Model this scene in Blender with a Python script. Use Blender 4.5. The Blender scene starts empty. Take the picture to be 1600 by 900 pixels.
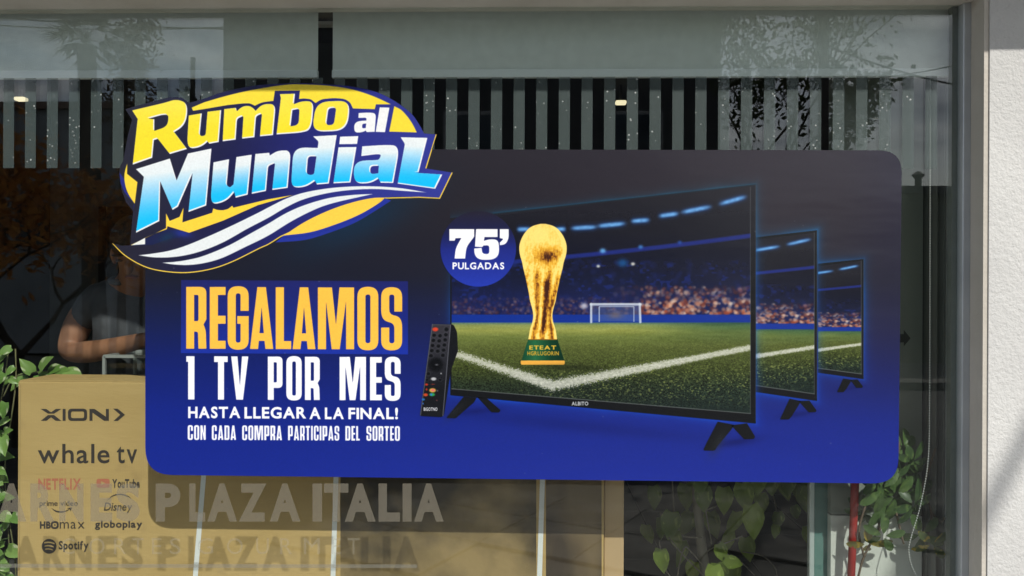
import bpy, bmesh, math, random
import numpy as np
from mathutils import Vector, Matrix, noise as mnoise
random.seed(7); np.random.seed(7)
R = math.radians
scn = bpy.context.scene
C = scn.collection

# ------------------------------------------------------------------ camera
FPX = 1250.0                       # focal length in photograph pixels (1600 wide)
CAM = Vector((0.0, -2.12, 1.50))
yaw, roll = R(-1.55), R(0.27)
fwd = Vector((math.sin(yaw), math.cos(yaw), 0.0))
rgt0 = Vector((math.cos(yaw), -math.sin(yaw), 0.0))
upz = Vector((0, 0, 1))
rgt = rgt0 * math.cos(roll) + upz * math.sin(roll)
cup = upz * math.cos(roll) - rgt0 * math.sin(roll)
cd = bpy.data.cameras.new("camera"); cam = bpy.data.objects.new("camera", cd); C.objects.link(cam)
cd.sensor_width = 36.0; cd.lens = FPX / 1600 * 36.0; cd.clip_start = 0.05; cd.clip_end = 3000
m = Matrix.Identity(4)
for i in range(3):
    m[i][0], m[i][1], m[i][2], m[i][3] = rgt[i], cup[i], -fwd[i], CAM[i]
cam.matrix_world = m
scn.camera = cam

# ------------------------------------------------------------------ sky, sun, exposure
SUN = Vector((0.30, -0.672, 0.675)).normalized()       # towards the sun
elev = math.asin(SUN.z); azim = math.atan2(SUN.x, SUN.y)
w = bpy.data.worlds.new("World"); scn.world = w; w.use_nodes = True
nt = w.node_tree; N = nt.nodes; L = nt.links
N.clear()
out = N.new("ShaderNodeOutputWorld"); bg = N.new("ShaderNodeBackground")
sky = N.new("ShaderNodeTexSky"); sky.sky_type = 'NISHITA'; sky.sun_disc = False
sky.sun_elevation = elev; sky.sun_rotation = azim; sky.altitude = 50; sky.air_density = 1.0; sky.dust_density = 1.5
tc = N.new("ShaderNodeTexCoord"); sep = N.new("ShaderNodeSeparateXYZ"); L.new(tc.outputs["Generated"], sep.inputs[0])
ad = N.new("ShaderNodeMath"); ad.operation = 'ADD'; ad.inputs[1].default_value = 0.12; L.new(sep.outputs[2], ad.inputs[0])
mx = N.new("ShaderNodeMath"); mx.operation = 'MAXIMUM'; mx.inputs[1].default_value = 0.05; L.new(ad.outputs[0], mx.inputs[0])
dx = N.new("ShaderNodeMath"); dx.operation = 'DIVIDE'; L.new(sep.outputs[0], dx.inputs[0]); L.new(mx.outputs[0], dx.inputs[1])
dy = N.new("ShaderNodeMath"); dy.operation = 'DIVIDE'; L.new(sep.outputs[1], dy.inputs[0]); L.new(mx.outputs[0], dy.inputs[1])
cmb = N.new("ShaderNodeCombineXYZ"); L.new(dx.outputs[0], cmb.inputs[0]); L.new(dy.outputs[0], cmb.inputs[1])
nz = N.new("ShaderNodeTexNoise"); nz.inputs["Scale"].default_value = 1.3; nz.inputs["Detail"].default_value = 9; nz.inputs["Roughness"].default_value = 0.58
L.new(cmb.outputs[0], nz.inputs["Vector"])
rp = N.new("ShaderNodeValToRGB"); rp.color_ramp.elements[0].position = 0.40; rp.color_ramp.elements[1].position = 0.62
L.new(nz.outputs["Fac"], rp.inputs[0])
mixc = N.new("ShaderNodeMixRGB")
nzb = N.new("ShaderNodeTexNoise"); nzb.inputs["Scale"].default_value = 3.4; nzb.inputs["Detail"].default_value = 7; L.new(cmb.outputs[0], nzb.inputs["Vector"])
rpb = N.new("ShaderNodeValToRGB"); rpb.color_ramp.elements[0].position = 0.38; rpb.color_ramp.elements[1].position = 0.64
rpb.color_ramp.elements[0].color = (3.6, 4.0, 4.8, 1); rpb.color_ramp.elements[1].color = (12.5, 12.8, 13.0, 1)
L.new(nzb.outputs["Fac"], rpb.inputs[0]); L.new(rpb.outputs[0], mixc.inputs[2])
L.new(rp.outputs[0], mixc.inputs[0]); L.new(sky.outputs[0], mixc.inputs[1]); L.new(mixc.outputs[0], bg.inputs[0])
bg.inputs[1].default_value = 0.13
L.new(bg.outputs[0], out.inputs[0])
sd = bpy.data.lights.new("sun", 'SUN'); sd.energy = 3.8; sd.angle = R(0.5); sd.color = (1.0, 0.955, 0.89)
so = bpy.data.objects.new("sun", sd); C.objects.link(so)
so.rotation_euler = (-SUN).to_track_quat('-Z', 'Y').to_euler(); so.location = SUN * 20
scn.view_settings.view_transform = 'Standard'; scn.view_settings.look = 'None'
scn.view_settings.exposure = 0.0; scn.view_settings.gamma = 1.0
scn.cycles.max_bounces = 8; scn.cycles.transparent_max_bounces = 24

# ------------------------------------------------------------------ pixel <-> plane helpers
def ray(px, py):
    return fwd + rgt * ((px - 800) / FPX) + cup * ((450 - py) / FPX)
def W(px, py, s=0.0):
    """world point seen at photograph pixel (px,py) on the vertical plane y = s"""
    d = ray(px, py); t = (s - CAM.y) / d.y
    return CAM + d * t
def RF(px, py, s):
    """real point in front of the window (at y=-s) whose mirror image is seen at (px,py)"""
    p = W(px, py, s); return Vector((p.x, -s, p.z))
def proj_arr(x, z, s=0.0):
    vx, vy, vz = x - CAM.x, s - CAM.y, z - CAM.z
    dd = vx * fwd.x + vy * fwd.y + vz * fwd.z
    return (800 + FPX * (vx * rgt.x + vy * rgt.y + vz * rgt.z) / dd,
            450 - FPX * (vx * cup.x + vy * cup.y + vz * cup.z) / dd)

def s2l(c):
    return tuple((v / 255 / 12.92) if v / 255 <= 0.04045 else (((v / 255) + 0.055) / 1.055) ** 2.4 for v in c)

# ------------------------------------------------------------------ object helpers
def tag(o, label=None, cat=None, group=None, kind=None):
    if label: o['label'] = label
    if cat: o['category'] = cat
    if group: o['group'] = group
    if kind: o['kind'] = kind
    return o
def thing(name, loc, label, cat, group=None):
    o = bpy.data.objects.new(name, None); C.objects.link(o); o.location = loc; o.empty_display_size = 0.1
    return tag(o, label, cat, group)
def child(name, me, mat, parent):
    """mesh given in world coordinates, stored relative to its thing's origin"""
    o = bpy.data.objects.new(name, me)
    C.objects.link(o)
    if mat is not None and len(me.materials) == 0: me.materials.append(mat)
    o.parent = parent
    root = parent
    off = Vector((0, 0, 0))
    while root is not None:
        off += root.location; root = root.parent
    me.transform(Matrix.Translation(-off))
    return o
def mesh_from(verts, faces, name="mesh"):
    me = bpy.data.meshes.new(name); me.from_pydata([tuple(v) for v in verts], [], faces); me.update(); return me
class MB:
    def __init__(s): s.v = []; s.f = []
    def box(s, a, b, rz=0, c=None):
        x0, y0, z0 = a; x1, y1, z1 = b; n = len(s.v)
        P = [Vector((x, y, z)) for z in (z0, z1) for (x, y) in ((x0, y0), (x1, y0), (x1, y1), (x0, y1))]
        if rz:
            cc = Vector(c) if c else Vector(((x0 + x1) / 2, (y0 + y1) / 2, 0)); M = Matrix.Rotation(rz, 4, 'Z')
            P = [M @ (p - cc) + cc for p in P]
        s.v += P
        s.f += [(n, n+3, n+2, n+1), (n+4, n+5, n+6, n+7), (n, n+1, n+5, n+4), (n+1, n+2, n+6, n+5), (n+2, n+3, n+7, n+6), (n+3, n, n+4, n+7)]
        return s
    def tube(s, pts, rad, seg=8, cap=True):
        pts = [Vector(p) for p in pts]; k = len(pts)
        rad = rad if isinstance(rad, (list, tuple)) else [rad] * k
        n0 = len(s.v); ref = Vector((0.13, 0.31, 0.94)).normalized()
        for i, p in enumerate(pts):
            d = (pts[min(i+1, k-1)] - pts[max(i-1, 0)]).normalized()
            u = d.cross(ref)
            if u.length < 1e-4: u = d.cross(Vector((1, 0, 0)))
            u.normalize(); v = d.cross(u)
            for j in range(seg):
                a = 2 * math.pi * j / seg
                s.v.append(p + (u * math.cos(a) + v * math.sin(a)) * rad[i])
        for i in range(k - 1):
            for j in range(seg):
                a = n0 + i * seg + j; b = n0 + i * seg + (j + 1) % seg
                s.f.append((a, b, b + seg, a + seg))
        if cap:
            s.f.append(tuple(n0 + j for j in range(seg))[::-1]); s.f.append(tuple(n0 + (k-1)*seg + j for j in range(seg)))
        return s
    def mesh(s, smooth=False):
        me = mesh_from(s.v, s.f)
        if smooth: me.polygons.foreach_set('use_smooth', [True] * len(me.polygons))
        return me
def bevel(me, w=0.003, seg=2):
    bm = bmesh.new(); bm.from_mesh(me)
    bmesh.ops.bevel(bm, geom=[e for e in bm.edges if len(e.link_faces) == 2 and e.calc_face_angle() > 0.4], offset=w, segments=seg, affect='EDGES', profile=0.6)
    bm.to_mesh(me); bm.free(); return me

# ------------------------------------------------------------------ material helpers
def mat(name, col=(0.5, 0.5, 0.5), rough=0.6, metal=0.0, spec=0.5, **k):
    mt = bpy.data.materials.new(name); mt.use_nodes = True
    b = mt.node_tree.nodes["Principled BSDF"]
    b.inputs["Base Color"].default_value = (*col, 1); b.inputs["Roughness"].default_value = rough
    b.inputs["Metallic"].default_value = metal; b.inputs["Specular IOR Level"].default_value = spec
    return mt
def noisy(name, c1, c2, scale=8, rough=0.7, bump=0.0, bscale=None, detail=6, metal=0.0, spec=0.4, lo=0.35, hi=0.65, bdist=0.01, stretch=None):
    mt = mat(name, c1, rough, metal, spec); nt = mt.node_tree; N = nt.nodes; L = nt.links; b = N["Principled BSDF"]
    t = N.new("ShaderNodeTexCoord"); mp = N.new("ShaderNodeMapping"); L.new(t.outputs["Object"], mp.inputs[0])
    if stretch: mp.inputs["Scale"].default_value = stretch
    n = N.new("ShaderNodeTexNoise"); n.inputs["Scale"].default_value = scale; n.inputs["Detail"].default_value = detail
    L.new(mp.outputs[0], n.inputs["Vector"])
    r = N.new("ShaderNodeValToRGB"); r.color_ramp.elements[0].position = lo; r.color_ramp.elements[1].position = hi
    r.color_ramp.elements[0].color = (*c1, 1); r.color_ramp.elements[1].color = (*c2, 1)
    L.new(n.outputs["Fac"], r.inputs[0]); L.new(r.outputs[0], b.inputs["Base Color"])
    if bump:
        n2 = N.new("ShaderNodeTexNoise"); n2.inputs["Scale"].default_value = bscale or scale * 6; n2.inputs["Detail"].default_value = 4
        L.new(mp.outputs[0], n2.inputs["Vector"])
        bp = N.new("ShaderNodeBump"); bp.inputs["Strength"].default_value = bump; bp.inputs["Distance"].default_value = bdist
        L.new(n2.outputs["Fac"], bp.inputs["Height"]); L.new(bp.outputs[0], b.inputs["Normal"])
    return mt
def film(name, opacity, col, sparkle=0.0, rough=0.5, blur=0.0):
    """translucent vinyl film: part clear, part diffuse, faint sparkle"""
    mt = bpy.data.materials.new(name); mt.use_nodes = True; nt = mt.node_tree; N = nt.nodes; L = nt.links
    N.remove(N["Principled BSDF"]); o = N["Material Output"]
    tr = N.new("ShaderNodeBsdfTransparent"); tr.inputs[0].default_value = (1, 1, 1, 1)
    d = N.new("ShaderNodeBsdfPrincipled"); d.inputs["Base Color"].default_value = (*col, 1); d.inputs["Roughness"].default_value = rough
    mix = N.new("ShaderNodeMixShader"); mix.inputs[0].default_value = opacity
    L.new(tr.outputs[0], mix.inputs[1]); L.new(d.outputs[0], mix.inputs[2]); L.new(mix.outputs[0], o.inputs[0])
    t = N.new("ShaderNodeTexCoord")
    if sparkle:
        v = N.new("ShaderNodeTexVoronoi"); v.inputs["Scale"].default_value = 70; L.new(t.outputs["Object"], v.inputs["Vector"])
        r = N.new("ShaderNodeValToRGB"); r.color_ramp.elements[0].position = 0.10; r.color_ramp.elements[1].position = 0.22
        r.color_ramp.elements[0].color = (1, 1, 1, 1); r.color_ramp.elements[1].color = (0, 0, 0, 1)
        L.new(v.outputs["Distance"], r.inputs[0])
        n = N.new("ShaderNodeTexNoise"); n.inputs["Scale"].default_value = 14; L.new(t.outputs["Object"], n.inputs["Vector"])
        r2 = N.new("ShaderNodeValToRGB"); r2.color_ramp.elements[0].position = 0.42; r2.color_ramp.elements[1].position = 0.7; L.new(n.outputs["Fac"], r2.inputs[0])
        mu = N.new("ShaderNodeMath"); mu.operation = 'MULTIPLY'; L.new(r.outputs[0], mu.inputs[0]); L.new(r2.outputs[0], mu.inputs[1])
        ma = N.new("ShaderNodeMath"); ma.operation = 'MULTIPLY_ADD'; ma.inputs[1].default_value = sparkle; ma.inputs[2].default_value = opacity; ma.use_clamp = True
        L.new(mu.outputs[0], ma.inputs[0]); L.new(ma.outputs[0], mix.inputs[0])
        mc = N.new("ShaderNodeMixRGB"); mc.inputs[1].default_value = (*col, 1); mc.inputs[2].default_value = (0.85, 0.88, 0.85, 1)
        L.new(mu.outputs[0], mc.inputs[0]); L.new(mc.outputs[0], d.inputs["Base Color"])
    return mt

# ------------------------------------------------------------------ glyph outlines
TXT = {}
def glyph_tris(chars, offs):
    """triangles of single characters of the built-in font: {(char, off): (tris Nx3x2, xmin, ymin, xmax, ymax, advance)}"""
    todo = [(c, o) for c in chars for o in offs if (c, o) not in TXT]
    obs = []
    for c, o in todo:
        cu = bpy.data.curves.new("glyph", 'FONT'); cu.body = c; cu.offset = o; cu.resolution_u = 4
        ob = bpy.data.objects.new("glyph", cu); C.objects.link(ob); obs.append(ob)
    dg = bpy.context.evaluated_depsgraph_get()
    for (c, o), ob in zip(todo, obs):
        ev = ob.evaluated_get(dg); me = ev.to_mesh(); me.calc_loop_triangles()
        co = np.zeros(len(me.vertices) * 3); me.vertices.foreach_get('co', co); co = co.reshape(-1, 3)[:, :2]
        ix = np.zeros(len(me.loop_triangles) * 3, dtype=np.int32); me.loop_triangles.foreach_get('vertices', ix)
        T = co[ix.reshape(-1, 3)]
        TXT[(c, o)] = (T, co[:, 0].min(), co[:, 1].min(), co[:, 0].max(), co[:, 1].max())
        ev.to_mesh_clear()
    for ob in obs:
        cu = ob.data; bpy.data.objects.remove(ob); bpy.data.curves.remove(cu)
REG, MED, BLD, HVY = 0.0, 0.012, 0.032, 0.05
glyph_tris("HASTLEGRFIN!PULDCZOMwhaletvpimdogbyDisnf+xoXYTubB", (BLD,))
glyph_tris("whaletvHBOmaxgloboplaySpotifyNETFLIXYouTubeprimevdeoDisneymHBOCORTESGMU", (REG, MED, BLD))
glyph_tris("HBNETFLIXRCOTSGMUEALPZI", (HVY,))
def word_tris(word, off, track=0.06, shear=0.0, spacew=0.28):
    """triangles of a word laid out glyph by glyph; unit cap height"""
    x = 0.0; tr = []
    for ch in word:
        if ch == ' ': x += spacew; continue
        T, x0, y0, x1, y1 = TXT[(ch, off)]
        t = T.copy(); t[..., 0] += x - x0
        if shear: t[..., 0] += t[..., 1] * shear
        tr.append(t); x += (x1 - x0) + track
    return np.concatenate(tr)
def fit(T, px0, px1, pyt, pyb, cap=None):
    """scale triangles so that they fill the box; pyt/pyb: pixel rows of the highest/lowest point"""
    x0, x1 = T[..., 0].min(), T[..., 0].max(); y0, y1 = T[..., 1].min(), T[..., 1].max()
    o = np.empty_like(T)
    o[..., 0] = px0 + (T[..., 0] - x0) / (x1 - x0) * (px1 - px0)
    o[..., 1] = pyb + (T[..., 1] - y0) / (y1 - y0) * (pyt - pyb)
    return o

def rpoly(pts, n=7):
    """polygon whose vertices may carry a rounding distance"""
    P = [(float(p[0]), float(p[1])) for p in pts]; Rr = [p[2] if len(p) > 2 else 0 for p in pts]; out = []
    k = len(P)
    for i in range(k):
        p = P[i]; r = Rr[i]
        if not r: out.append(p); continue
        a = P[i - 1]; b = P[(i + 1) % k]
        la = math.hypot(a[0]-p[0], a[1]-p[1]); lb = math.hypot(b[0]-p[0], b[1]-p[1])
        ra = min(r, la * (0.5 if Rr[i-1] else 1.0)); rb = min(r, lb * (0.5 if Rr[(i+1) % k] else 1.0))
        A = (p[0] + (a[0]-p[0]) / la * ra, p[1] + (a[1]-p[1]) / la * ra)
        B = (p[0] + (b[0]-p[0]) / lb * rb, p[1] + (b[1]-p[1]) / lb * rb)
        for j in range(n + 1):
            t = j / n; w1 = 0.88          # slightly fuller than a parabola
            q0, q1, q2 = (1-t)**2, 2*t*(1-t)*w1*1.25, t*t; s_ = q0 + q1 + q2
            out.append(((A[0]*q0 + p[0]*q1 + B[0]*q2)/s_, (A[1]*q0 + p[1]*q1 + B[1]*q2)/s_))
    return out
def cr(pts, n=6):
    """open Catmull-Rom curve through the points"""
    P = [np.array(p, float) for p in pts]; P = [2*P[0]-P[1]] + P + [2*P[-1]-P[-2]]; out = []
    for i in range(1, len(P) - 2):
        for j in range(n):
            t = j / n
            out.append(tuple(0.5*((2*P[i]) + (-P[i-1]+P[i+1])*t + (2*P[i-1]-5*P[i]+4*P[i+1]-P[i+2])*t*t + (-P[i-1]+3*P[i]-3*P[i+1]+P[i+2])*t**3)))
    out.append(tuple(P[-2])); return out

# condensed display alphabet, 430 units tall, y downwards: (width, outer, holes)
K = {
 'R': (142, [(0,0),(142,0,48),(142,225),(122,262),(138,300,30),(142,430),(86,430),(82,312,14),(56,312),(56,430),(0,430)], [[(56,56),(86,56,12),(86,238,12),(56,238)]]),
 'E': (110, [(0,0),(110,0),(110,56),(57,56),(57,200),(110,200),(110,256),(57,256),(57,374),(110,374),(110,430),(0,430)], []),
 'G': (147, [(0,-6,74),(147,-6,74),(147,166),(90,166),(90,44,18),(57,44,18),(57,386,18),(90,386,18),(90,256),(67,256),(67,202),(147,202),(147,436,74),(0,436,74)], []),
 'C': (147, [(0,-6,74),(147,-6,74),(147,166),(90,166),(90,44,18),(57,44,18),(57,386,18),(90,386,18),(90,262),(147,262),(147,436,74),(0,436,74)], []),
 'A': (162, [(51,0),(111,0),(162,430),(107,430),(101,374),(62,374),(56,430),(0,430)], [[(81,140),(96,320),(66,320)]]),
 'L': (107, [(0,0),(57,0),(57,374),(107,374),(107,430),(0,430)], []),
 'M': (252, [(0,0),(98,0),(126,258),(150,0),(252,0),(252,430),(196,430),(196,96),(152,430),(96,430),(57,100),(57,430),(0,430)], []),
 'O': (147, [(0,-6,74),(147,-6,74),(147,436,74),(0,436,74)], [[(57,48,18),(91,48,18),(91,386,18),(57,386,18)]]),
 'S': (147, [(0,-4,74),(147,-4,74),(147,166),(92,166),(92,48,18),(57,48,18),(57,184,34),(147,206,74),(147,436,74),(0,436,74),(0,277),(57,277),(57,386,18),(92,386,18),(92,250,34),(0,224,74)], []),
 '1': (80, [(0,0),(80,0),(80,430),(18,430),(18,56),(0,56)], []),
 'T': (134, [(0,0),(134,0),(134,57),(98,57),(98,430),(38,430),(38,57),(0,57)], []),
 'V': (168, [(0,0),(62,0),(86,290),(106,0),(168,0),(116,430),(50,430)], []),
 'P': (148, [(0,0),(148,0,48),(148,312,48),(60,312),(60,430),(0,430)], [[(60,57),(90,57,12),(90,256,12),(60,256)]]),
 'N': (150, [(0,0),(60,0),(97,240),(97,0),(150,0),(150,430),(95,430),(53,180),(53,430),(0,430)], []),
 'D': (147, [(0,0),(147,0,62),(147,430,62),(0,430)], [[(57,56),(91,56,15),(91,374,15),(57,374)]]),
 'I': (57, [(0,0),(57,0),(57,430),(0,430)], []),
}

# ------------------------------------------------------------------ the printed artwork, drawn as flat print (texels of the sticker)
KX = 1.7
BX0, BZ0 = W(170, 770).x, W(170, 775).z
BX1, BZ1 = W(1415, 110).x, W(1415, 110).z
PPM = FPX / 2.12 * KX                      # texels per metre
IW, IH = int((BX1 - BX0) * PPM), int((BZ1 - BZ0) * PPM)
IMG = np.zeros((IH, IW, 3), np.float32)    # row 0 = top
def tex(px, py):
    """photograph pixel on the glass plane -> texel"""
    px = np.asarray(px, float); py = np.asarray(py, float)
    a = (px - 800) / FPX; b = (450 - py) / FPX
    dxx = fwd.x + rgt.x*a + cup.x*b; dyy = fwd.y + rgt.y*a + cup.y*b; dzz = fwd.z + rgt.z*a + cup.z*b
    t = -CAM.y / dyy
    return (CAM.x + dxx*t - BX0) * PPM, (BZ1 - (CAM.z + dzz*t)) * PPM
gx, gy = np.meshgrid(BX0 + (np.arange(IW) + .5) / PPM, BZ1 - (np.arange(IH) + .5) / PPM)
PX, PY = proj_arr(gx, gy)                  # photograph pixel of every texel
PX = PX.astype(np.float32); PY = PY.astype(np.float32)

def cover(polys, SS=4, pad=2):
    """antialiased nonzero coverage of polygons in photograph pixels: (mask, slices)"""
    TP = []
    for pl in polys:
        a = np.array(pl, float); tx, ty = tex(a[:, 0], a[:, 1]); TP.append((tx, ty))
    x0 = max(0, int(min(t[0].min() for t in TP)) - pad); x1 = min(IW, int(max(t[0].max() for t in TP)) + pad + 2)
    y0 = max(0, int(min(t[1].min() for t in TP)) - pad); y1 = min(IH, int(max(t[1].max() for t in TP)) + pad + 2)
    if x1 <= x0 or y1 <= y0: return None, None
    wd, hh = x1 - x0, y1 - y0
    acc = np.zeros((hh * SS, wd), np.float32)
    ys = y0 + (np.arange(hh * SS) + .5) / SS; xi = x0 + np.arange(wd)
    for tx, ty in TP:
        nx, ny = np.roll(tx, -1), np.roll(ty, -1)
        for ax, ay, bx, by in zip(tx, ty, nx, ny):
            if ay == by: continue
            d = 1.0 if by > ay else -1.0
            lo, hi = min(ay, by), max(ay, by)
            i0, i1 = np.searchsorted(ys, lo, 'left'), np.searchsorted(ys, hi, 'left')
            if i1 <= i0: continue
            xc = ax + (ys[i0:i1] - ay) / (by - ay) * (bx - ax)
            acc[i0:i1] += d * np.clip(xi[None, :] + 1 - xc[:, None], 0, 1)
    return np.clip(np.abs(acc), 0, 1).reshape(hh, SS, wd).mean(1), (slice(y0, y1), slice(x0, x1))
def orient(pl, ccw=True):
    a = np.array(pl, float); s = (a[:, 0] * np.roll(a[:, 1], -1) - np.roll(a[:, 0], -1) * a[:, 1]).sum()
    return pl if (s > 0) == ccw else pl[::-1]
def shape(outer, holes=()):
    return [orient(outer, True)] + [orient(h, False) for h in holes]
def paint(polys, col, alpha=1.0):
    mk, sl = cover(polys)
    if mk is None: return
    if callable(col): c = col(PX[sl], PY[sl])
    else: c = np.array(col, np.float32) / 255.0
    IMG[sl] += (c - IMG[sl]) * (mk * alpha)[..., None]
def paint_tris(T, col, alpha=1.0):
    s = (T[:, 1, 0]-T[:, 0, 0])*(T[:, 2, 1]-T[:, 0, 1]) - (T[:, 2, 0]-T[:, 0, 0])*(T[:, 1, 1]-T[:, 0, 1])
    T = T.copy(); T[s < 0] = T[s < 0][:, ::-1]
    paint([t for t in T], col, alpha)
def blend(field, col, sl=None):
    c = np.array(col, np.float32) / 255.0
    if sl is None: IMG[:] += (c - IMG) * np.clip(field, 0, 1)[..., None]
    else: IMG[sl] += (c - IMG[sl]) * np.clip(field, 0, 1)[..., None]
def region(x0, y0, x1, y1):
    a, b = tex([x0, x1], [y0, y1]); return (slice(max(0, int(b[0])), min(IH, int(b[1]) + 1)), slice(max(0, int(a[0])), min(IW, int(a[1]) + 1)))
def ss(a, b, x): t = np.clip((x - a) / (b - a), 0, 1); return t * t * (3 - 2 * t)
def ramp(x, stops):
    xs = [s[0] for s in stops]; cs = np.array([s[1] for s in stops], np.float32) / 255
    return np.stack([np.interp(x, xs, cs[:, i]) for i in range(3)], -1).astype(np.float32)
def vnoise(shp, cx, cy, seed):
    """smooth value noise with cells of cx by cy texels"""
    r = np.random.RandomState(seed); h, wd = shp
    g = r.rand(int(h / cy) + 3, int(wd / cx) + 3).astype(np.float32)
    yy = np.arange(h) / cy; xx = np.arange(wd) / cx
    iy = yy.astype(int); ix = xx.astype(int); fy = (yy - iy)[:, None]; fx = (xx - ix)[None, :]
    fy = fy*fy*(3-2*fy); fx = fx*fx*(3-2*fx)
    return ((g[iy][:, ix]*(1-fx) + g[iy][:, ix+1]*fx)*(1-fy) + (g[iy+1][:, ix]*(1-fx) + g[iy+1][:, ix+1]*fx)*fy)
def blob(cx, cy, rx, ry, col, a, ang=0.0, p=1.0):
    rr = max(rx, ry) * 2.6; sl = region(cx - rr, cy - rr, cx + rr, cy + rr)
    X, Y = PX[sl] - cx, PY[sl] - cy; c, s = math.cos(ang), math.sin(ang)
    u = (X*c + Y*s) / rx; v = (-X*s + Y*c) / ry
    blend(a * np.exp(-(u*u + v*v) ** p), col, sl)
def segd(X, Y, x0, y0, x1, y1):
    dx_, dy_ = x1-x0, y1-y0; t = np.clip(((X-x0)*dx_ + (Y-y0)*dy_) / (dx_*dx_ + dy_*dy_), 0, 1)
    return np.hypot(X - x0 - t*dx_, Y - y0 - t*dy_)
def Z(ox, oy, s):
    return lambda pts: [((p[0]/s + ox, p[1]/s + oy) + ((p[2]/s,) if len(p) > 2 else ())) for p in pts]
ZA, ZR, ZB = Z(160, 110, 2.857), Z(160, 120, 5.625), Z(420, 120, 5.293)
Z1, Z2, Z3, Z4 = Z(320, 130, 6.6667), Z(320, 210, 6.6667), Z(180, 230, 6.6667), Z(520, 150, 5.295)
ZC, ZD = Z(160, 260, 5.293), Z(420, 260, 5.293)
Z5, Z6 = Z(280, 435, 4.4444), Z(280, 550, 4.4444)
ZT, ZM, ZL = Z(680, 340, 3.4618), Z(640, 490, 5.0), Z(1060, 560, 4.706)

# panel ground: near black above, royal blue below
left = ramp(PY, [(230, (43,42,50)), (330, (38,37,45)), (430, (31,34,50)), (490, (27,36,78)), (560, (24,39,112)), (640, (25,44,136)), (740, (27,47,145))])
right = ramp(PY, [(230, (56,52,62)), (330, (52,48,58)), (440, (46,46,60)), (520, (42,44,82)), (590, (35,43,108)), (660, (31,46,133)), (755, (32,49,148))])
f = ss(230, 1400, PX)[..., None]
IMG[:] = left * (1 - f) + right * f
mid = np.exp(-((PX - 900) / 420) ** 2)
blend(0.28 * mid * ss(560, 700, PY), (36, 54, 156))
blend(0.30 * ss(1300, 1420, PX) * ss(700, 450, PY), (36, 36, 66))
# ring glow under the badge
blob(560, 345, 105, 34, (20, 60, 92), 0.55, -0.42); blob(330, 352, 42, 18, (24, 62, 100), 0.5)

# --- television pictures
TVQ = [dict(x0=705, x1=1171, top=(770, 333, 1180, 288), bot=(706, 607, 1171, 645), sx=1.0, sy=1.0)]
def tvgrow(X, Y, L_, T_, R_, B_, slt, slb, glow_l):
    """soft cyan glow outside a television outline"""
    dt = (T_ + slt * (X - R_)) - Y; dr = X - R_; db = Y - (B_ + slb * (X - R_)); dl = L_ - X
    return np.hypot(np.maximum(np.maximum(dr, dl if glow_l else dr), 0), np.maximum(np.maximum(dt, db), 0))
tvs = [(1277, 412, 1348, 405, 582, 592, 0.52, 0.72), (1180, 371, 1275.5, 360, 612, 626, 0.715, 0.88), (704, 341, 1180, 288, 617, 661, 1.0, 1.0)]
rs = np.random.RandomState(5)
crowd = []
for k in range(1250):
    x = rs.uniform(706, 1172); r_ = rs.rand()
    y = 491 - 34 * r_ ** 1.3 * (0.75 + 0.5 * (x > 960))
    a = 0.60 if x > 1000 else 0.30
    if x > 1000: cc = [(176,92,62),(206,150,118),(226,190,160),(120,56,44),(150,74,52),(80,40,44),(232,214,196)][rs.randint(7)]
    else: cc = [(120,62,52),(70,52,86),(44,54,120),(150,98,80),(190,160,150),(60,34,44),(50,60,130)][rs.randint(7)]
    if y < 470: a *= 0.6
    crowd.append((x, y, rs.uniform(1.5, 3.0) * (1.45 if x > 960 else 1.1), cc, a * rs.uniform(.5, 1)))
for k in range(260):
    crowd.append((rs.uniform(710, 1170), rs.uniform(405, 465), rs.uniform(2, 6), [(30,42,96),(26,34,76),(22,26,48),(38,52,120)][rs.randint(4)], 0.28))
strips = [(808, 828, 358.5, 358.5), (866, 883, 359, 358), (893, 930, 357, 355), (934, 975, 353.5, 349.5), (986, 1013, 346, 344), (1029, 1058, 338, 334), (1065, 1108, 332, 323.5), (1124, 1163, 319, 308)]
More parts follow.
